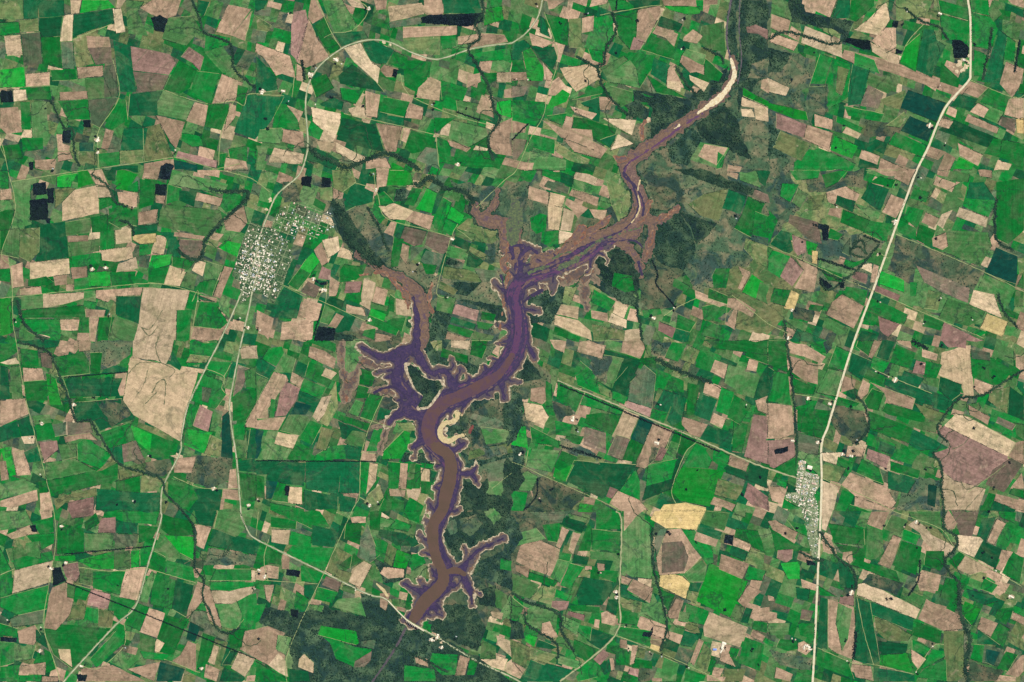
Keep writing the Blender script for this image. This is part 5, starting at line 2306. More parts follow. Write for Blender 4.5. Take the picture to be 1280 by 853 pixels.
# a tree crown: a low, lumpy dome of 13 points
def crown_base():
    V = []; F = []
    for k in range(6): V.append((math.cos(k*1.0472), math.sin(k*1.0472), 0.12))
    for k in range(6): V.append((.72*math.cos(k*1.0472+.5), .72*math.sin(k*1.0472+.5), .62))
    V.append((0, 0, .95))
    for k in range(6):
        n = (k+1) % 6
        F += [(k, n, 6+k), (n, 6+n, 6+k), (6+k, 6+n, 12)]
    return np.array(V), np.array(F)
CB, CBF = crown_base()
def crowns(P, rad, hgt):
    """P: n x 2 world positions; returns vertices and faces of n separate crowns"""
    n = len(P)
    th = rng.uniform(0, 6.28, n); c, s = np.cos(th), np.sin(th)
    jit = 1 + rng.uniform(-.28, .28, (n, 13, 1))
    B = CB[None]*jit
    r = np.broadcast_to(rad, n)[:, None]; h = np.broadcast_to(hgt, n)[:, None]
    V = np.empty((n, 13, 3))
    V[:, :, 0] = P[:, 0][:, None] + (B[:, :, 0]*c[:, None]-B[:, :, 1]*s[:, None])*r
    V[:, :, 1] = P[:, 1][:, None] + (B[:, :, 0]*s[:, None]+B[:, :, 1]*c[:, None])*r
    V[:, :, 2] = B[:, :, 2]*h
    F = CBF[None] + (np.arange(n)*13)[:, None, None]
    return V.reshape(-1, 3), F.reshape(-1, 3)
def sample(idx, dens):
    """random map points on the partition's triangles, dens per square map unit"""
    a = TA[idx]; n = rng.poisson(a*dens)
    q = np.repeat(idx, n)
    if len(q) == 0: return np.zeros((0, 2))
    u = rng.random((len(q), 2)); f = u.sum(1) > 1; u[f] = 1-u[f]
    A, B, C = RV[TRI[q][:, 0]], RV[TRI[q][:, 1]], RV[TRI[q][:, 2]]
    return A + (B-A)*u[:, :1] + (C-A)*u[:, 1:]
def world(P):
    return np.column_stack([(P[:, 0]-CX)*S, (CY-P[:, 1])*S])
def join_crowns(o, P, rad, hgt, mat):
    """add crowns to the sheet object o"""
    if len(P) == 0: return
    me = o.data
    n0 = len(me.vertices); f0 = len(me.polygons)
    V0 = np.empty(n0*3, dtype=np.float32); me.vertices.foreach_get('co', V0); V0 = V0.reshape(-1, 3)
    F0 = np.array([tuple(p.vertices) for p in me.polygons])
    T0 = np.empty(f0*4, dtype=np.float32); me.attributes['tone'].data.foreach_get('color', T0)
    V, F = crowns(P, rad, hgt)
    V = V - np.array(o.location)
    mats = list(me.materials) + [mat]
    m2 = mesh(me.name, np.vstack([V0, V]), np.vstack([F0, F+n0]), mats, np.concatenate([np.zeros(f0), np.ones(len(F))]))
    at = m2.attributes.new('tone', 'FLOAT_COLOR', 'FACE')
    at.data.foreach_set('color', np.concatenate([T0, np.full(len(F)*4, .5)]).astype(np.float32))
    o.data = m2

items = []
for code, nm, cat, dens, mat in (('h', 'woodland', 'wood', .42, M['crown']), ('s', 'scrubland', 'scrub', .10, M['crown_scrub'])):
    idx = [q for q in range(len(TOP)) if OWN[TOP[q]][1] == code and OWN[TOP[q]][2][0] == 'poly']
    fidx = [q for q in range(len(TOP)) if OWN[TOP[q]][1] == code and OWN[TOP[q]][2][0] != 'poly']
    small = []
    for l in components(idx):
        if TA[l].sum() < 14: small += list(l); continue
        o = sheet(nm, l, [M[code]])
        P = sample(l, dens)
        if len(P):
            k = np.array([noise.noise(Vector((x*.09, y*.09, 2.0))) for x, y in P])
            P = P[k + rng.uniform(-.35, .35, len(P)) > (-.18 if code == 'h' else .0)]
        join_crowns(o, world(P), rng.uniform(11, 24, len(P)), rng.uniform(9, 19, len(P)), mat)
        x, y = o.location.x/S+CX, CY-o.location.y/S
        tag(o, None, cat, None, 'stuff')
        big = TA[l].sum()
        w = 'large' if big > 2500 else 'small' if big < 500 else 'mid-sized'
        items.append((o, w + (' dark bluish-green woodland' if code == 'h' else ' dull green and brown scrub'), x, y))
    small += fidx
    if small:
        small = np.array(small)
        o = sheet(nm, small, [M[code]], origin=(0, 0, 0))
        tag(o, 'scattered slivers of %s between the fields and banks' % ('dark woodland' if code == 'h' else 'dull scrub'), cat, None, 'stuff')
unique_labels(items)

# dark plantations, each a block of its own
items = []
for t, l in bysrc.items():
    pr, code, sid = OWN[t]
    if code != 'n' or sid[0] != 'poly': continue
    l = np.array(l)
    if TA[l].sum() < 4: continue
    o = sheet('tree_plantation', l, [M['n']])
    P = sample(l, 1.0)
    ang = tone[sid][2]*math.pi
    join_crowns(o, world(P), rng.uniform(9, 15, len(P)), rng.uniform(12, 20, len(P)), M['crown_dark'])
    x, y = o.location.x/S+CX, CY-o.location.y/S
    tag(o, None, 'plantation', 'dark tree plantations')
    items.append((o, ('small' if TA[l].sum() < 120 else 'large') + ' near-black %s tree plantation' % shape_word(POLYS[sid[1]][1]), x, y))
unique_labels(items)

# town ground
for nme, num in (('town_ground', 1), ('town_ground', 2)):
    l = np.array([q for q in range(len(TOP)) if OWN[TOP[q]][2] == ('town', num)])
    tag(sheet('ground', l, [M['q']]), None, None, None, 'structure')

# water, shores and mud
WN = {'W': ('water', 'violet shallow water of the drawn-down reservoir'), 'V': ('water', 'reddish violet water in the middle of the upper reservoir'),
      'B': ('water', 'brown silty channel water of the reservoir'), 'R': ('river', 'braided brown silt river above the delta'),
      'P': ('water', 'dark violet pools and side channels'), 'O': ('mudflat', 'rust coloured mud beside the delta'), 'S': ('sandbank', 'white dry sandbar in the upper river'),
      'D': ('sandbank', 'cream sand hook inside the river bend'), 'M': ('mudflat', 'brown river mud banks'), 'U': ('mudflat', 'grey-brown dried mud round the reservoir arms'),
      'E': ('shore', 'dark wet margin round the violet water'), 'K': ('mudflat', 'thin brown mud streaks lying in the violet water'), 'X': ('mudflat', 'brown-grey mud band inside the reservoir rim'), 'T': ('shore', 'dry tan outer mud along the arms'),
      'F': ('shore', 'pale dry shoreline rim round the reservoir'), 'G': ('marsh', 'green marsh on the delta mud'),
      'I': ('shore', 'brick red bare soil beside the sand hook'), 'L': ('river', 'narrow dark river')}
for c, (nm, lb) in WN.items():
    l = np.array([q for q in range(len(TOP)) if OWN[TOP[q]][1] == c], dtype=int)
    if not len(l): continue
    o = sheet(nm, l, [M[c], M['B2']] if c == 'B' else [M[c]], [1 if TC[q][1] > 560 + 12*nv(TC[q][0], TC[q][1], .1).x else 0 for q in l] if c == 'B' else None, origin=(0, 0, 0))
    tag(o, lb, None, None, 'structure')

# the plain that carries it all
g = 420000.0
o = link('ground', mesh('ground', [(-g, -g, -3), (g, -g, -3), (g, g, -3), (-g, g, -3)], [(0, 1, 2, 3)], [simple('far_farmland', (44,112,60), (128,128,88), 1/900, .6, .95, .1, (176,150,122), 1/1600)]), None)
o['kind'] = 'structure'

# ------------------------------------------------------------------ ribbons: roads, tracks, creeks
zc = [1.0]
def ribbon(name, pts, hw, mat, z, wob=.0, parent=None, vary=0.0):
    V = []; F = []
    n = len(pts)
    for i, a in enumerate(pts):
        b = pts[min(i+1, n-1)]; c = pts[max(i-1, 0)]
        dx, dy = b[0]-c[0], b[1]-c[1]; L = math.hypot(dx, dy) or 1
        nx, ny = -dy/L, dx/L
        if vary:
            w1 = hw*(1+vary*nv(a[0], a[1], .35, 7).x*2); w2 = hw*(1+vary*nv(a[0], a[1], .35, 9).x*2)
        else: w1 = w2 = hw
        V += [(wx(a[0]+nx*w1), wy(a[1]+ny*w1), z), (wx(a[0]-nx*w2), wy(a[1]-ny*w2), z)]
        if i: k = 2*i; F.append((k-2, k-1, k+1, k))
    return V, F
def along(pts, step, spread):
    """jittered map points along a polyline"""
    P = []
    for i in range(len(pts)-1):
        a, b = pts[i], pts[i+1]; L = math.dist(a, b)
        k = max(1, int(round(L/step)))
        for j in range(k):
            t = (j+random.random())/k
            P.append((a[0]+(b[0]-a[0])*t+random.gauss(0, spread), a[1]+(b[1]-a[1])*t+random.gauss(0, spread)))
    return np.array(P).reshape(-1, 2)
creek_items = []
for i, (k, p) in enumerate(LINES):
    if k[0] == 'C':
        hw = float(k[1:])
        straight = hw < 1 or len(p) == 2
        q = sub(catmull(p, 2.5), 2.5, .3 if straight else 2.0, .25, False)
        zc[0] += .03
        V, F = ribbon('c', q, hw*.75, None, zc[0], vary=.75)
        F3 = []
        for f in F: F3 += [(f[0], f[1], f[2]), (f[0], f[2], f[3])]
        P = along(q, .26/max(.6, hw), hw*.75)
        CVv, CFf = crowns(world(P), rng.uniform(9, 19, len(P)), rng.uniform(8, 17, len(P)))
        V = np.array(V); mid = np.array([V[:, 0].mean(), V[:, 1].mean(), 0])
        n0 = len(V)
        VV = np.vstack([V, CVv]) - mid
        me = mesh('creek', VV, np.vstack([F3, CFf+n0]), [M['n'] if hw < 1 else M['h'], M['crown_dark'] if straight else M['crown']], [0]*len(F3)+[1]*len(CFf))
        at = me.attributes.new('tone', 'FLOAT_COLOR', 'FACE'); at.data.foreach_set('color', np.full(len(me.polygons)*4, .5, dtype=np.float32))
        o = link('hedgerow' if straight else 'creek_woodland', me, None); o.location = mid
        tag(o, None, 'hedgerow' if straight else 'riverside wood', None, 'stuff')
        mp = p[len(p)//2]
        creek_items.append((o, 'straight dark line of trees' if straight else 'winding dark band of creekside trees', mp[0]+.1, mp[1]))
        continue
    if k[0] == 'Y':
        q = sub(catmull(p, 1.5), 1.5, .8, .4, False); zc[0] += .03
        V, F = ribbon('g', q, float(k[1:]), None, zc[0]-.8, vary=1.0)
        tag(link('gully', mesh('gully', V, F, [M['gully']]), None), 'grassy gully winding through a bare field', None, None, 'structure')
        continue
    if k[0] == 'H' or k == 'T2' or k == 'T':
        q = catmull(p, 2.5 if k[0] == 'H' else 3)
        if k[0] == 'T': q = sub(q, 3, .5, .2, False)
        hw = {'H1': .62, 'H2': 1.3, 'T': .36, 'T2': .58}[k]
        mat = {'H1': M['road_alt'], 'H2': M['road_main'], 'T': M['track'], 'T2': M['track2']}[k]
        zc[0] += .03
        if k in ('H1', 'T2'):
            V, F = ribbon('v', q, hw*2.0, None, zc[0]-.6, vary=.5)
            tag(link('road_verge', mesh('road_verge', V, F, [M['verge']]), None), None, None, None, 'structure')
        V, F = ribbon('r', q, hw, None, zc[0]+1.2, vary=.12 if k[0] == 'H' else .4)
        nm = 'road' if k != 'T' else 'farm_road'
        w = rel(q[len(q)//2][0], q[len(q)//2][1])
        tag(link(nm, mesh(nm, V, F, [mat]), None), '%s passing %s %s' % ('pale main road' if k != 'T' else 'thin pale dirt track', w[0], w[1]), None, None, 'structure')
# thin branching tree-lined draws feeding the creeks
rg = random.Random(9)
def wetness(x, y):
    i, j = int((x-GX0)/GS), int((y-GY0)/GS)
    if 0 <= j < GXX.shape[0] and 0 <= i < GXX.shape[1]: return min(SD['W'][j, i], SD['M'][j, i]+3, SD['B'][j, i])
    return 99
starts = [(p[j], p) for k, p in LINES if k[0] == 'C' and float(k[1:]) >= 1 and len(p) > 3 for j in range(0, len(p), 2)]
starts += [((st[-1][0], st[-1][1]), None) for st in inl[::3]]
for (sx_, sy_), _ in starts:
    th = rg.uniform(0, 6.28)
    if _ is None: th = max((a*.4 for a in range(16)), key=lambda a: min(40, wetness(sx_+9*math.cos(a), sy_+9*math.sin(a)))+rg.random())
    x, y = sx_, sy_; pts = [(x, y)]
    for k in range(rg.randint(6, 18)):
        th += rg.uniform(-.65, .65); x += math.cos(th)*3.2; y += math.sin(th)*3.2
        if wetness(x, y) < 6 and k > 0 or wetness(x, y) < 2: break
        pts.append((x, y))
    if len(pts) < 4: continue
    if not (5 < x < 1275 and 5 < y < 848): continue
    q = sub(catmull(pts, 2), 2, 1.2, .3, False); zc[0] += .02
    V, F = ribbon('c', q, .32, None, zc[0], vary=1.0)
    F3 = []
    for f in F: F3 += [(f[0], f[1], f[2]), (f[0], f[2], f[3])]
    P = along(q, .8, .28)
    P = P[np.array([noise.noise(Vector((a*.2, b*.2, 8))) > -.3 for a, b in P])]
    CVv, CFf = crowns(world(P), rng.uniform(8, 14, len(P)), rng.uniform(7, 14, len(P)))
    V = np.array(V); mid = np.array([V[:, 0].mean(), V[:, 1].mean(), 0]); n0 = len(V)
    me = mesh('creek_woodland', np.vstack([V, CVv])-mid, np.vstack([F3, CFf+n0]), [M['verge_dark'], M['crown']], [0]*len(F3)+[1]*len(CFf))
    o = link('creek_woodland', me, None); o.location = mid
    tag(o, None, 'riverside wood', None, 'stuff')
    creek_items.append((o, 'thin crooked line of bushes along a draw', pts[len(pts)//2][0], pts[len(pts)//2][1]))
unique_labels(creek_items)

# thin tracks and hedges on parcel edges
TV = []; TF = []; HP = []
seen = set()
for i, (k, p) in enumerate(POLYS):
    if k in 'hsn': continue
    for j in range(len(p)):
        a, b = p[j], p[(j+1) % len(p)]
        L = math.dist(a, b)
        key = (round((a[0]+b[0])/8), round((a[1]+b[1])/8))
        if L < 7 or key in seen: continue
        seen.add(key)
        r = random.random()
        q = sub([a, b], 4, .6, .1, False)
        if r < .09:
            V, F = ribbon('t', q, random.choice((.16, .2, .26)), None, .5+.001*i, vary=.4)
            n0 = len(TV); TV += V; TF += [tuple(x+n0 for x in f) for f in F]
        elif r < .44:
            P = along(q, random.choice((.45, .7, 1.2)), .18)
            P = P[np.array([noise.noise(Vector((x*.15, y*.15, 6))) > -.15 for x, y in P])]
            HP.append(P)
tag(link('footpath', mesh('footpath', TV, TF, [M['track']]), None), 'faint pale tracks along the parcel edges', None, None, 'structure')
HP = np.vstack(HP)
HP = np.vstack([HP, np.column_stack([rng.uniform(0, 1280, 900), rng.uniform(0, 853, 900)])])
V, F = crowns(world(HP), rng.uniform(7, 13, len(HP)), rng.uniform(6, 13, len(HP)))
tag(link('field_trees', mesh('field_trees', V, F, [M['crown']]), None), 'thin dark hedges and lone trees along the parcel edges everywhere', 'trees', None, 'stuff')

# ------------------------------------------------------------------ buildings
def building_mesh(name, roof, w=1, d=.7, h=.25, kind=0):
    V = [(-w/2,-d/2,0),(w/2,-d/2,0),(w/2,d/2,0),(-w/2,d/2,0),(-w/2,-d/2,h),(w/2,-d/2,h),(w/2,d/2,h),(-w/2,d/2,h)]
    F = [(0,1,5,4),(1,2,6,5),(2,3,7,6),(3,0,4,7)]; mi = [0]*4
    e = .03
    if kind == 0:      # gable
        V += [(-w/2-e,-d/2-e,h-.005),(w/2+e,-d/2-e,h-.005),(w/2+e,d/2+e,h-.005),(-w/2-e,d/2+e,h-.005),(-w/2-e,0,h*1.45),(w/2+e,0,h*1.45)]
        F += [(8,9,13,12),(10,11,12,13)]; mi += [1, 1]
        F3 = [(9,10,13),(11,8,12)]
    else:              # hipped
        V += [(-w/2-e,-d/2-e,h-.005),(w/2+e,-d/2-e,h-.005),(w/2+e,d/2+e,h-.005),(-w/2-e,d/2+e,h-.005),(-w/4,0,h*1.5),(w/4,0,h*1.5)]
        F += [(8,9,13,12),(10,11,12,13)]; mi += [1, 1]
        F3 = [(9,10,13),(11,8,12)]
    me = bpy.data.meshes.new(name)
    me.from_pydata(V, [], F+F3); me.materials.append(M['wall']); me.materials.append(roof)
    for p, m_ in zip(me.polygons, mi+[1, 1]): p.material_index = m_
    me.update(); return me
PROTO = [building_mesh('building', M['white_roof'], 1, .7, .22, 0), building_mesh('building', M['white_roof'], 1, .5, .16, 1),
         building_mesh('building', M['tile_roof'], 1, .8, .22, 1), building_mesh('building', M['grey_roof'], 1, .6, .2, 0),
         building_mesh('building', M['blue_roof'], 1, .5, .16, 0)]
BW = ['white gable-roofed', 'long white-roofed', 'pink-roofed', 'grey-roofed', 'blue-roofed']
blds = []      # (size, proto, x, y, angle, site)
def inpoly(x, y, p):
    r = False; j = len(p)-1
    for i in range(len(p)):
        if (p[i][1] > y) != (p[j][1] > y) and x < (p[j][0]-p[i][0])*(y-p[i][1])/(p[j][1]-p[i][1])+p[i][0]: r = not r
        j = i
    return r
def town(poly, ax, step_u, step_v, dens, site, szs):
    u = (math.cos(ax), math.sin(ax)); v = (-u[1], u[0])
    cx = sum(a[0] for a in poly)/len(poly); cy = sum(a[1] for a in poly)/len(poly)
    for i in range(-60, 61):
        for j in range(-60, 61):
            if i % 5 == 0 or j % 4 == 0: continue                # street gaps
            x = cx+(u[0]*i*step_u+v[0]*j*step_v)+random.uniform(-.5, .5)
            y = cy+(u[1]*i*step_u+v[1]*j*step_v)+random.uniform(-.5, .5)
            if not inpoly(x, y, poly): continue
            if random.random() > dens(x, y): continue
            blds.append((random.uniform(*szs), random.choices((0, 1, 2, 3), (50, 22, 14, 14))[0], x, y, -ax+random.choice((0, math.pi/2))+random.uniform(-.08, .08), site))
    # streets
    V = []; F = []
    for i in range(-60, 61, 5):
        for (d1, d2, s1, s2) in ((u, v, step_u, step_v),):
            pts = [(cx+u[0]*i*step_u+v[0]*j*step_v*.5, cy+u[1]*i*step_u+v[1]*j*step_v*.5) for j in range(-120, 121)]
            run = []
            for q in pts+[(1e6, 1e6)]:
                if inpoly(q[0], q[1], poly): run.append(q)
                else:
                    if len(run) > 3:
                        vv, ff = ribbon('s', run, .22, None, .8+.001*i+.1); n0 = len(V); V += vv; F += [tuple(a+n0 for a in f) for f in ff]
                    run = []
    for j in range(-60, 61, 4):
        pts = [(cx+u[0]*i*step_u*.5+v[0]*j*step_v, cy+u[1]*i*step_u*.5+v[1]*j*step_v) for i in range(-120, 121)]
        run = []
        for q in pts+[(1e6, 1e6)]:
            if inpoly(q[0], q[1], poly): run.append(q)
            else:
                if len(run) > 3:
                    vv, ff = ribbon('s', run, .25, None, .65+.001*j); n0 = len(V); V += vv; F += [tuple(a+n0 for a in f) for f in ff]
                run = []
    tag(link('street', mesh('street', V, F, [M['street']]), None), 'street grid of the %s' % ('large pale town' if site == 'T1' else 'small right-hand town'), None, None, 'structure')
def d1(x, y):
    d = math.hypot((x-322)/26, (y-335)/46)
    if x > 350 and y < 300: return .42 if math.hypot(x-370, y-282) < 13 else .14
    return max(.12, .9-.62*d*d)
town(T1, math.radians(20.7), 2.15, 2.0, d1, 'T1', (32, 56))
town(T1B, math.radians(20.7), 2.15, 2.0, lambda x, y: .62 if math.hypot(x-372, y-283) < 10 else .17, 'T1', (32, 52))
town(T2, math.radians(12), 2.0, 1.9, lambda x, y: .85 if y < 630 else .6 if y < 662 else .22, 'T2', (28, 52))
FARM = []
for s_ in FARMS.split():
    a = s_.split(','); FARM.append((float(a[0]), float(a[1]), int(a[2]) if len(a) > 2 else 1))
YV = []; YF = []
clumps = []
for fi, (x, y, n) in enumerate(FARM):
    ax = random.choice((0, math.pi/2)) + .35
    if n >= 2:
        k = 9; r0 = 1.0+.75*n
        n0 = len(YV); YV.append((wx(x), wy(y), .45+.002*fi))
        for j in range(k):
            th = 6.2832*j/k; rr = r0*(1+random.uniform(-.35, .35))
            YV.append((wx(x+rr*math.cos(th)*1.2), wy(y+rr*math.sin(th)*.8), .45+.002*fi))
        YF += [(n0, n0+1+(j+1) % k, n0+1+j) for j in range(k)]
    for j in range(n):
        t = (j-(n-1)/2)*2.2
        sz = (44, 56, 78)[n-1]*random.uniform(.85, 1.1)
        pr = 0 if n < 3 else 1
        if n == 1: pr = random.choice((0, 0, 2, 3))
        if (round(x), round(y)) == (904, 806): sz, pr = 130, 1
        blds.append((sz, pr, x+t*math.cos(ax)+random.uniform(-.4, .4), y+t*math.sin(ax)+random.uniform(-.4, .4), -ax+random.choice((0, math.pi/2)), 'F%d' % fi))
    th = random.uniform(0, 6.28)
    clumps.append((x+(2.2+n)*math.cos(th), y+(2.2+n)*math.sin(th), random.uniform(.7, 1.5)))
blds += [(110, 4, 893.5, 812, 0, 'FX'), (150, 0, 1012, 584.5, -.25, 'FY')]
tag(link('farmyard', mesh('farmyard', YV, YF, [M['yard']]), None), 'bare pale yards round the farm buildings', None, None, 'structure')
blds.sort(key=lambda b: -b[0])
items = []; extra = []
ORDI = ['first', 'second', 'third', 'fourth']
for bi, (sz, pr, x, y, an, site) in enumerate(blds):
    if bi >= 300:
        extra.append((sz, pr, x, y, an)); continue
    o = bpy.data.objects.new('building' if site in ('T1', 'T2') else 'farm_building', PROTO[pr]); col.objects.link(o)
    o.location = (wx(x), wy(y), .9); o.rotation_euler.z = an; o.scale = (sz, sz, sz*.9)
    o['category'] = 'building'
    if site in ('T1', 'T2'):
        where = 'large pale town left of the reservoir' if site == 'T1' else 'small town beside the right-hand highway'
        part = ''
        o['label'] = '%s building among the close rows of the %s' % (BW[pr], where)
        o['group'] = '%s buildings of the %s' % (BW[pr], where)
    else:
        o['group'] = 'scattered farm buildings'
        items.append((o, BW[pr] + ' farm building', x, y))
unique_labels(items)
V = []; F = []; mi = []; off = 0
for sz, pr, x, y, an in extra:
    me = PROTO[pr]; c, s = math.cos(an), math.sin(an)
    for v in me.vertices:
        V.append((wx(x)+(v.co.x*c-v.co.y*s)*sz, wy(y)+(v.co.x*s+v.co.y*c)*sz, .9+v.co.z*sz*.9))
    for p in me.polygons:
        F.append(tuple(a+off for a in p.vertices)); mi.append(p.material_index*(1+min(pr, 3)) if p.material_index else 0)
    off += len(me.vertices)
if F:
    me = bpy.data.meshes.new('small_houses'); me.from_pydata(V, [], F)
    for m_ in (M['wall'], M['white_roof'], M['white_roof'], M['tile_roof'], M['grey_roof']): me.materials.append(m_)
    for p, m_ in zip(me.polygons, mi): p.material_index = m_
    tag(link('small_houses', me, None), 'the smallest pale houses filling the gaps between the larger town buildings', 'houses', None, 'stuff')

# town trees
P = []
for poly, n in ((T1, 1500), (T1B, 500), (T2, 420)):
    xs = [a[0] for a in poly]; ys = [a[1] for a in poly]
    while n:
        x, y = random.uniform(min(xs), max(xs)), random.uniform(min(ys), max(ys))
        if inpoly(x, y, poly) and noise.noise(Vector((x*.22, y*.22, 4))) > -.05: P.append((x, y)); n -= 1
V, F = crowns(world(np.array(P)), rng.uniform(8, 15, len(P)), rng.uniform(5, 9, len(P)))
tag(link('town_trees', mesh('town_trees', V, F, [M['crown']]), None), 'dark garden trees between the houses of both towns', 'trees', None, 'stuff')

# dark clumps of trees standing alone
def clump_mesh(n):
    P = rng.normal(0, 15, (n, 2))
    V, F = crowns(P, rng.uniform(10, 17, n), rng.uniform(12, 19, n))
    return mesh('tree_clump', V, F, [M['crown_dark']])
CM = [clump_mesh(n) for n in (7, 11, 16)]
for s_ in '332,149 334,161 520,120 541,137 414,122 454,133 583,136 732,101 829,156 700,29 797,26 1128,31 990,100 1018,66 1055,157 1218,56 1045,185 1110,232 1017,281 1003,303 1170,298 1120,231 1150,247 1020,282 858,612 950,597 835,665 820,667 870,678 1065,733 1108,749 1114,749 1057,801 1060,586 1066,564 1230,460 1217,535 1242,610 1064,508 1013,433 1177,432 1230,723 1216,745 1240,697 1229,691 1146,685 928,618 872,588 1236,640 940,812 948,831 688,613 691,611 1013,588 770,66 147,732 57,136 323,799 210,736 117,497 146,631 208,628 1105,657 1163,660 906,763 773,693 837,668 1151,455 1242,471 1218,484 1262,578 1107,586 1157,587 996,660 982,667 1158,660'.split():
    a = s_.split(','); clumps.append((float(a[0]), float(a[1]), random.uniform(.9, 1.7)))
items = []
for x, y, s in clumps:
    if not (1 < x < 1279 and 1 < y < 852): continue
    o = bpy.data.objects.new('tree_clump', random.choice(CM)); col.objects.link(o)
    o.location = (wx(x), wy(y), 0); o.scale = (s, s, min(1.1, s)); o.rotation_euler.z = random.uniform(0, 6.28)
    tag(o, None, 'trees', 'dark tree clumps dotted over the farmland')
    items.append((o, 'dark round tree clump', x, y))
unique_labels(items)

# ------------------------------------------------------------------ the dam
def box(V, F, a, b, hw, z0, z1):
    dx, dy = b[0]-a[0], b[1]-a[1]; L = math.hypot(dx, dy); nx, ny = -dy/L*hw, dx/L*hw
    n = len(V)
    for z in (z0, z1):
        V += [(a[0]+nx, a[1]+ny, z), (b[0]+nx, b[1]+ny, z), (b[0]-nx, b[1]-ny, z), (a[0]-nx, a[1]-ny, z)]
    F += [(n, n+3, n+2, n+1), (n+4, n+5, n+6, n+7)] + [(n+i, n+(i+1) % 4, n+4+(i+1) % 4, n+4+i) for i in range(4)]
dam = bpy.data.objects.new('dam', None); col.objects.link(dam); dam.location = (wx(508), wy(775), 0)
tag(dam, 'pale concrete dam carrying the road across the foot of the reservoir', 'dam')
def L_(x, y): return (wx(x)-wx(508), wy(y)-wy(775))
V, F = [], []
for a, b in (((485,751),(498,765)), ((498,765),(508,775)), ((508,775),(520,783)), ((520,783),(530,789))): box(V, F, L_(*a), L_(*b), 16, 0, 22)
def quads(nm, V, F, mat, par):
    me = bpy.data.meshes.new(nm); me.from_pydata(V, [], F); me.materials.append(mat); me.update()
    return link(nm, me, None, par)
quads('dam_wall', V, F, M['concrete'], dam)
V, F = [], []
for a, b in (((485,751),(498,765)), ((498,765),(508,775)), ((508,775),(520,783)), ((520,783),(530,789))): box(V, F, L_(*a), L_(*b), 9, 22.3, 23.5)
quads('roadway', V, F, M['road_main'], dam)
V, F = [], []
for k in range(6):
    x = 509+k*1.9; y = 776.4+k*1.25
    box(V, F, L_(x, y), L_(x-1.0, y+1.6), 5, 0, 26)
quads('spillway_piers', V, F, M['concrete'], dam)
V, F = [], []
box(V, F, L_(507,777.6), L_(522,787.6), 26, .3, 1.0)  # near-black strip standing in for the dam's shadow on its downstream side
quads('dam_shadow_strip', V, F, flat('painted_dam_shadow', (14,20,34), .3), dam)

# quarry beside the highway
def heap(x, y, r, h, n=26, seed=0):
    V = [(wx(x), wy(y), h)]; F = []
    rings = 4
    for k in range(1, rings+1):
        for j in range(n):
            th = 6.2832*j/n
            d = r*k/rings*(1+.85*noise.noise(Vector((math.cos(th)*1.3, math.sin(th)*1.3, seed+k*.2))))
            V.append((wx(x)+d*math.cos(th), wy(y)+d*math.sin(th), h*(1-(k/rings))**.8*(1+.3*noise.noise(Vector((j*.4, k, seed))))+.4))
    for j in range(n): F.append((0, 1+j, 1+(j+1) % n))
    for k in range(rings-1):
        for j in range(n):
            a = 1+k*n+j; b = 1+k*n+(j+1) % n
            F.append((a, a+n, b+n)); F.append((a, b+n, b))
    return V, F
qy = bpy.data.objects.new('quarry', None); col.objects.link(qy); qy.location = (wx(1203), wy(83), .4)
tag(qy, 'cream coloured quarry heaps against the upper right highway below dark pits', 'quarry')
for q, (x, y, r, h) in enumerate(((1200,80,95,10),(1207,84,80,8),(1196,89,55,8),(1203,88,70,6),(1209,78,60,6),(1211,70,40,5),(1192,84,30,4))):
    v, f = heap(x, y, r, h, seed=q)
    link('spoil_heap', mesh('spoil_heap', [(a[0]-wx(1203), a[1]-wy(83), a[2]+.03*q) for a in v], f, [M['mound']]), None, qy)
sp = []
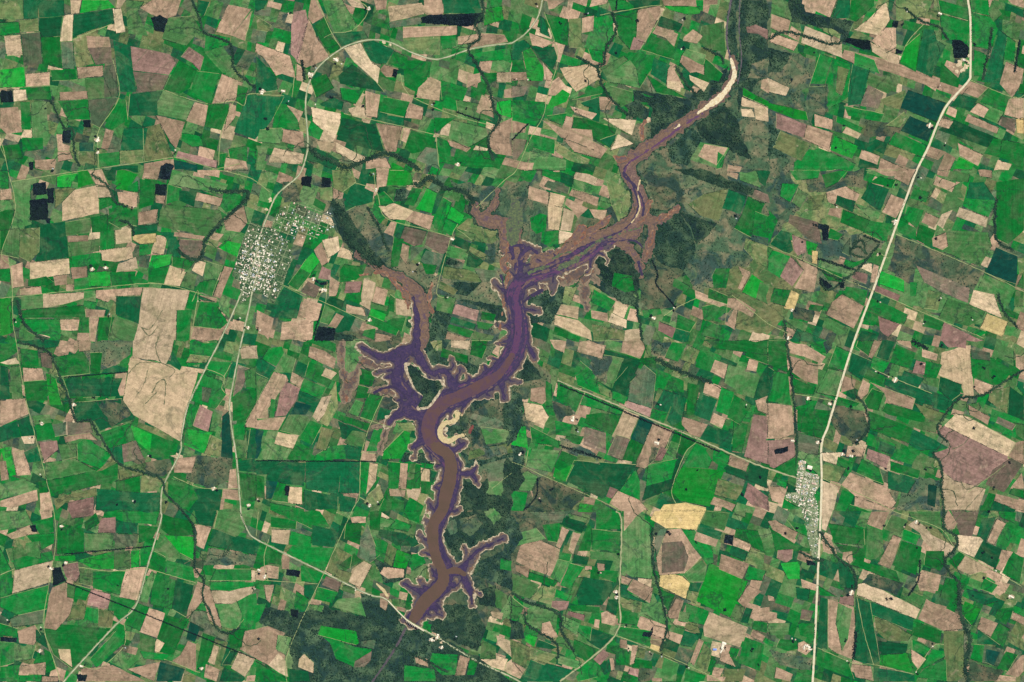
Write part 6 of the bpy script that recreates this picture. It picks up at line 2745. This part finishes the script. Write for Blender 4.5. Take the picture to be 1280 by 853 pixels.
for q, (x, y, r) in enumerate(((387,95,55),(420,75,50),(401,363,70),(1001,580,75),(1004,586,50),(545,797,60),(552,803,50),(1097,319,40),(328,115,50),(92,527,40),(480,53,60),(488,56,40),(1117,475,40),(1064,741,45),(1010,810,60),(716,522,40),(333,262,45),(338,250,60))):
    if r < 5: continue
    v, f = heap(x, y, r, 1.2, 16, q+9); sp.append((v, f))
V, F = [], []
for k_, (v, f) in enumerate(sp):
    n = len(V); V += [(a[0], a[1], a[2]+.02*k_) for a in v]; F += [tuple(a+n for a in t) for t in f]
tag(link('gravel', mesh('gravel', V, F, [M['mound']]), None), 'cream patches of gravel beside roads and yards', None, None, 'structure')

# ------------------------------------------------------------------ light, sky, camera
SUN_EL, SUN_AZ = math.radians(48), math.radians(52)       # azimuth clockwise from +Y: light comes from the upper right
w = bpy.data.worlds.new('World'); scn.world = w; w.use_nodes = True
nt = w.node_tree
sky = nt.nodes.new('ShaderNodeTexSky'); sky.sky_type = 'NISHITA'; sky.sun_disc = False
sky.sun_elevation = SUN_EL; sky.sun_rotation = SUN_AZ
bg = nt.nodes['Background']; bg.inputs[1].default_value = .07
nt.links.new(sky.outputs[0], bg.inputs[0])
sl = bpy.data.lights.new('sun', 'SUN'); sl.energy = 4.2; sl.angle = math.radians(.5); sl.color = (1, .985, .96)
so = bpy.data.objects.new('sun', sl); col.objects.link(so)
d = Vector((math.sin(SUN_AZ)*math.cos(SUN_EL), math.cos(SUN_AZ)*math.cos(SUN_EL), math.sin(SUN_EL)))
so.rotation_euler = d.to_track_quat('Z', 'Y').to_euler()
so.location = d*40000
cam = bpy.data.cameras.new('camera'); co = bpy.data.objects.new('camera', cam); col.objects.link(co)
cam.sensor_width = 36; cam.lens = 85
co.location = (0, 0, 1280*S*85/36); co.rotation_euler = (0, 0, 0)
cam.clip_start = 100; cam.clip_end = 900000
scn.camera = co
scn.render.engine = 'CYCLES'
scn.cycles.max_bounces = 3
scn.render.resolution_x = 1024; scn.render.resolution_y = 682
vs = scn.view_settings
vs.view_transform = 'Standard'; vs.look = 'None'; vs.gamma = 1; vs.use_curve_mapping = False
vs.exposure = .62
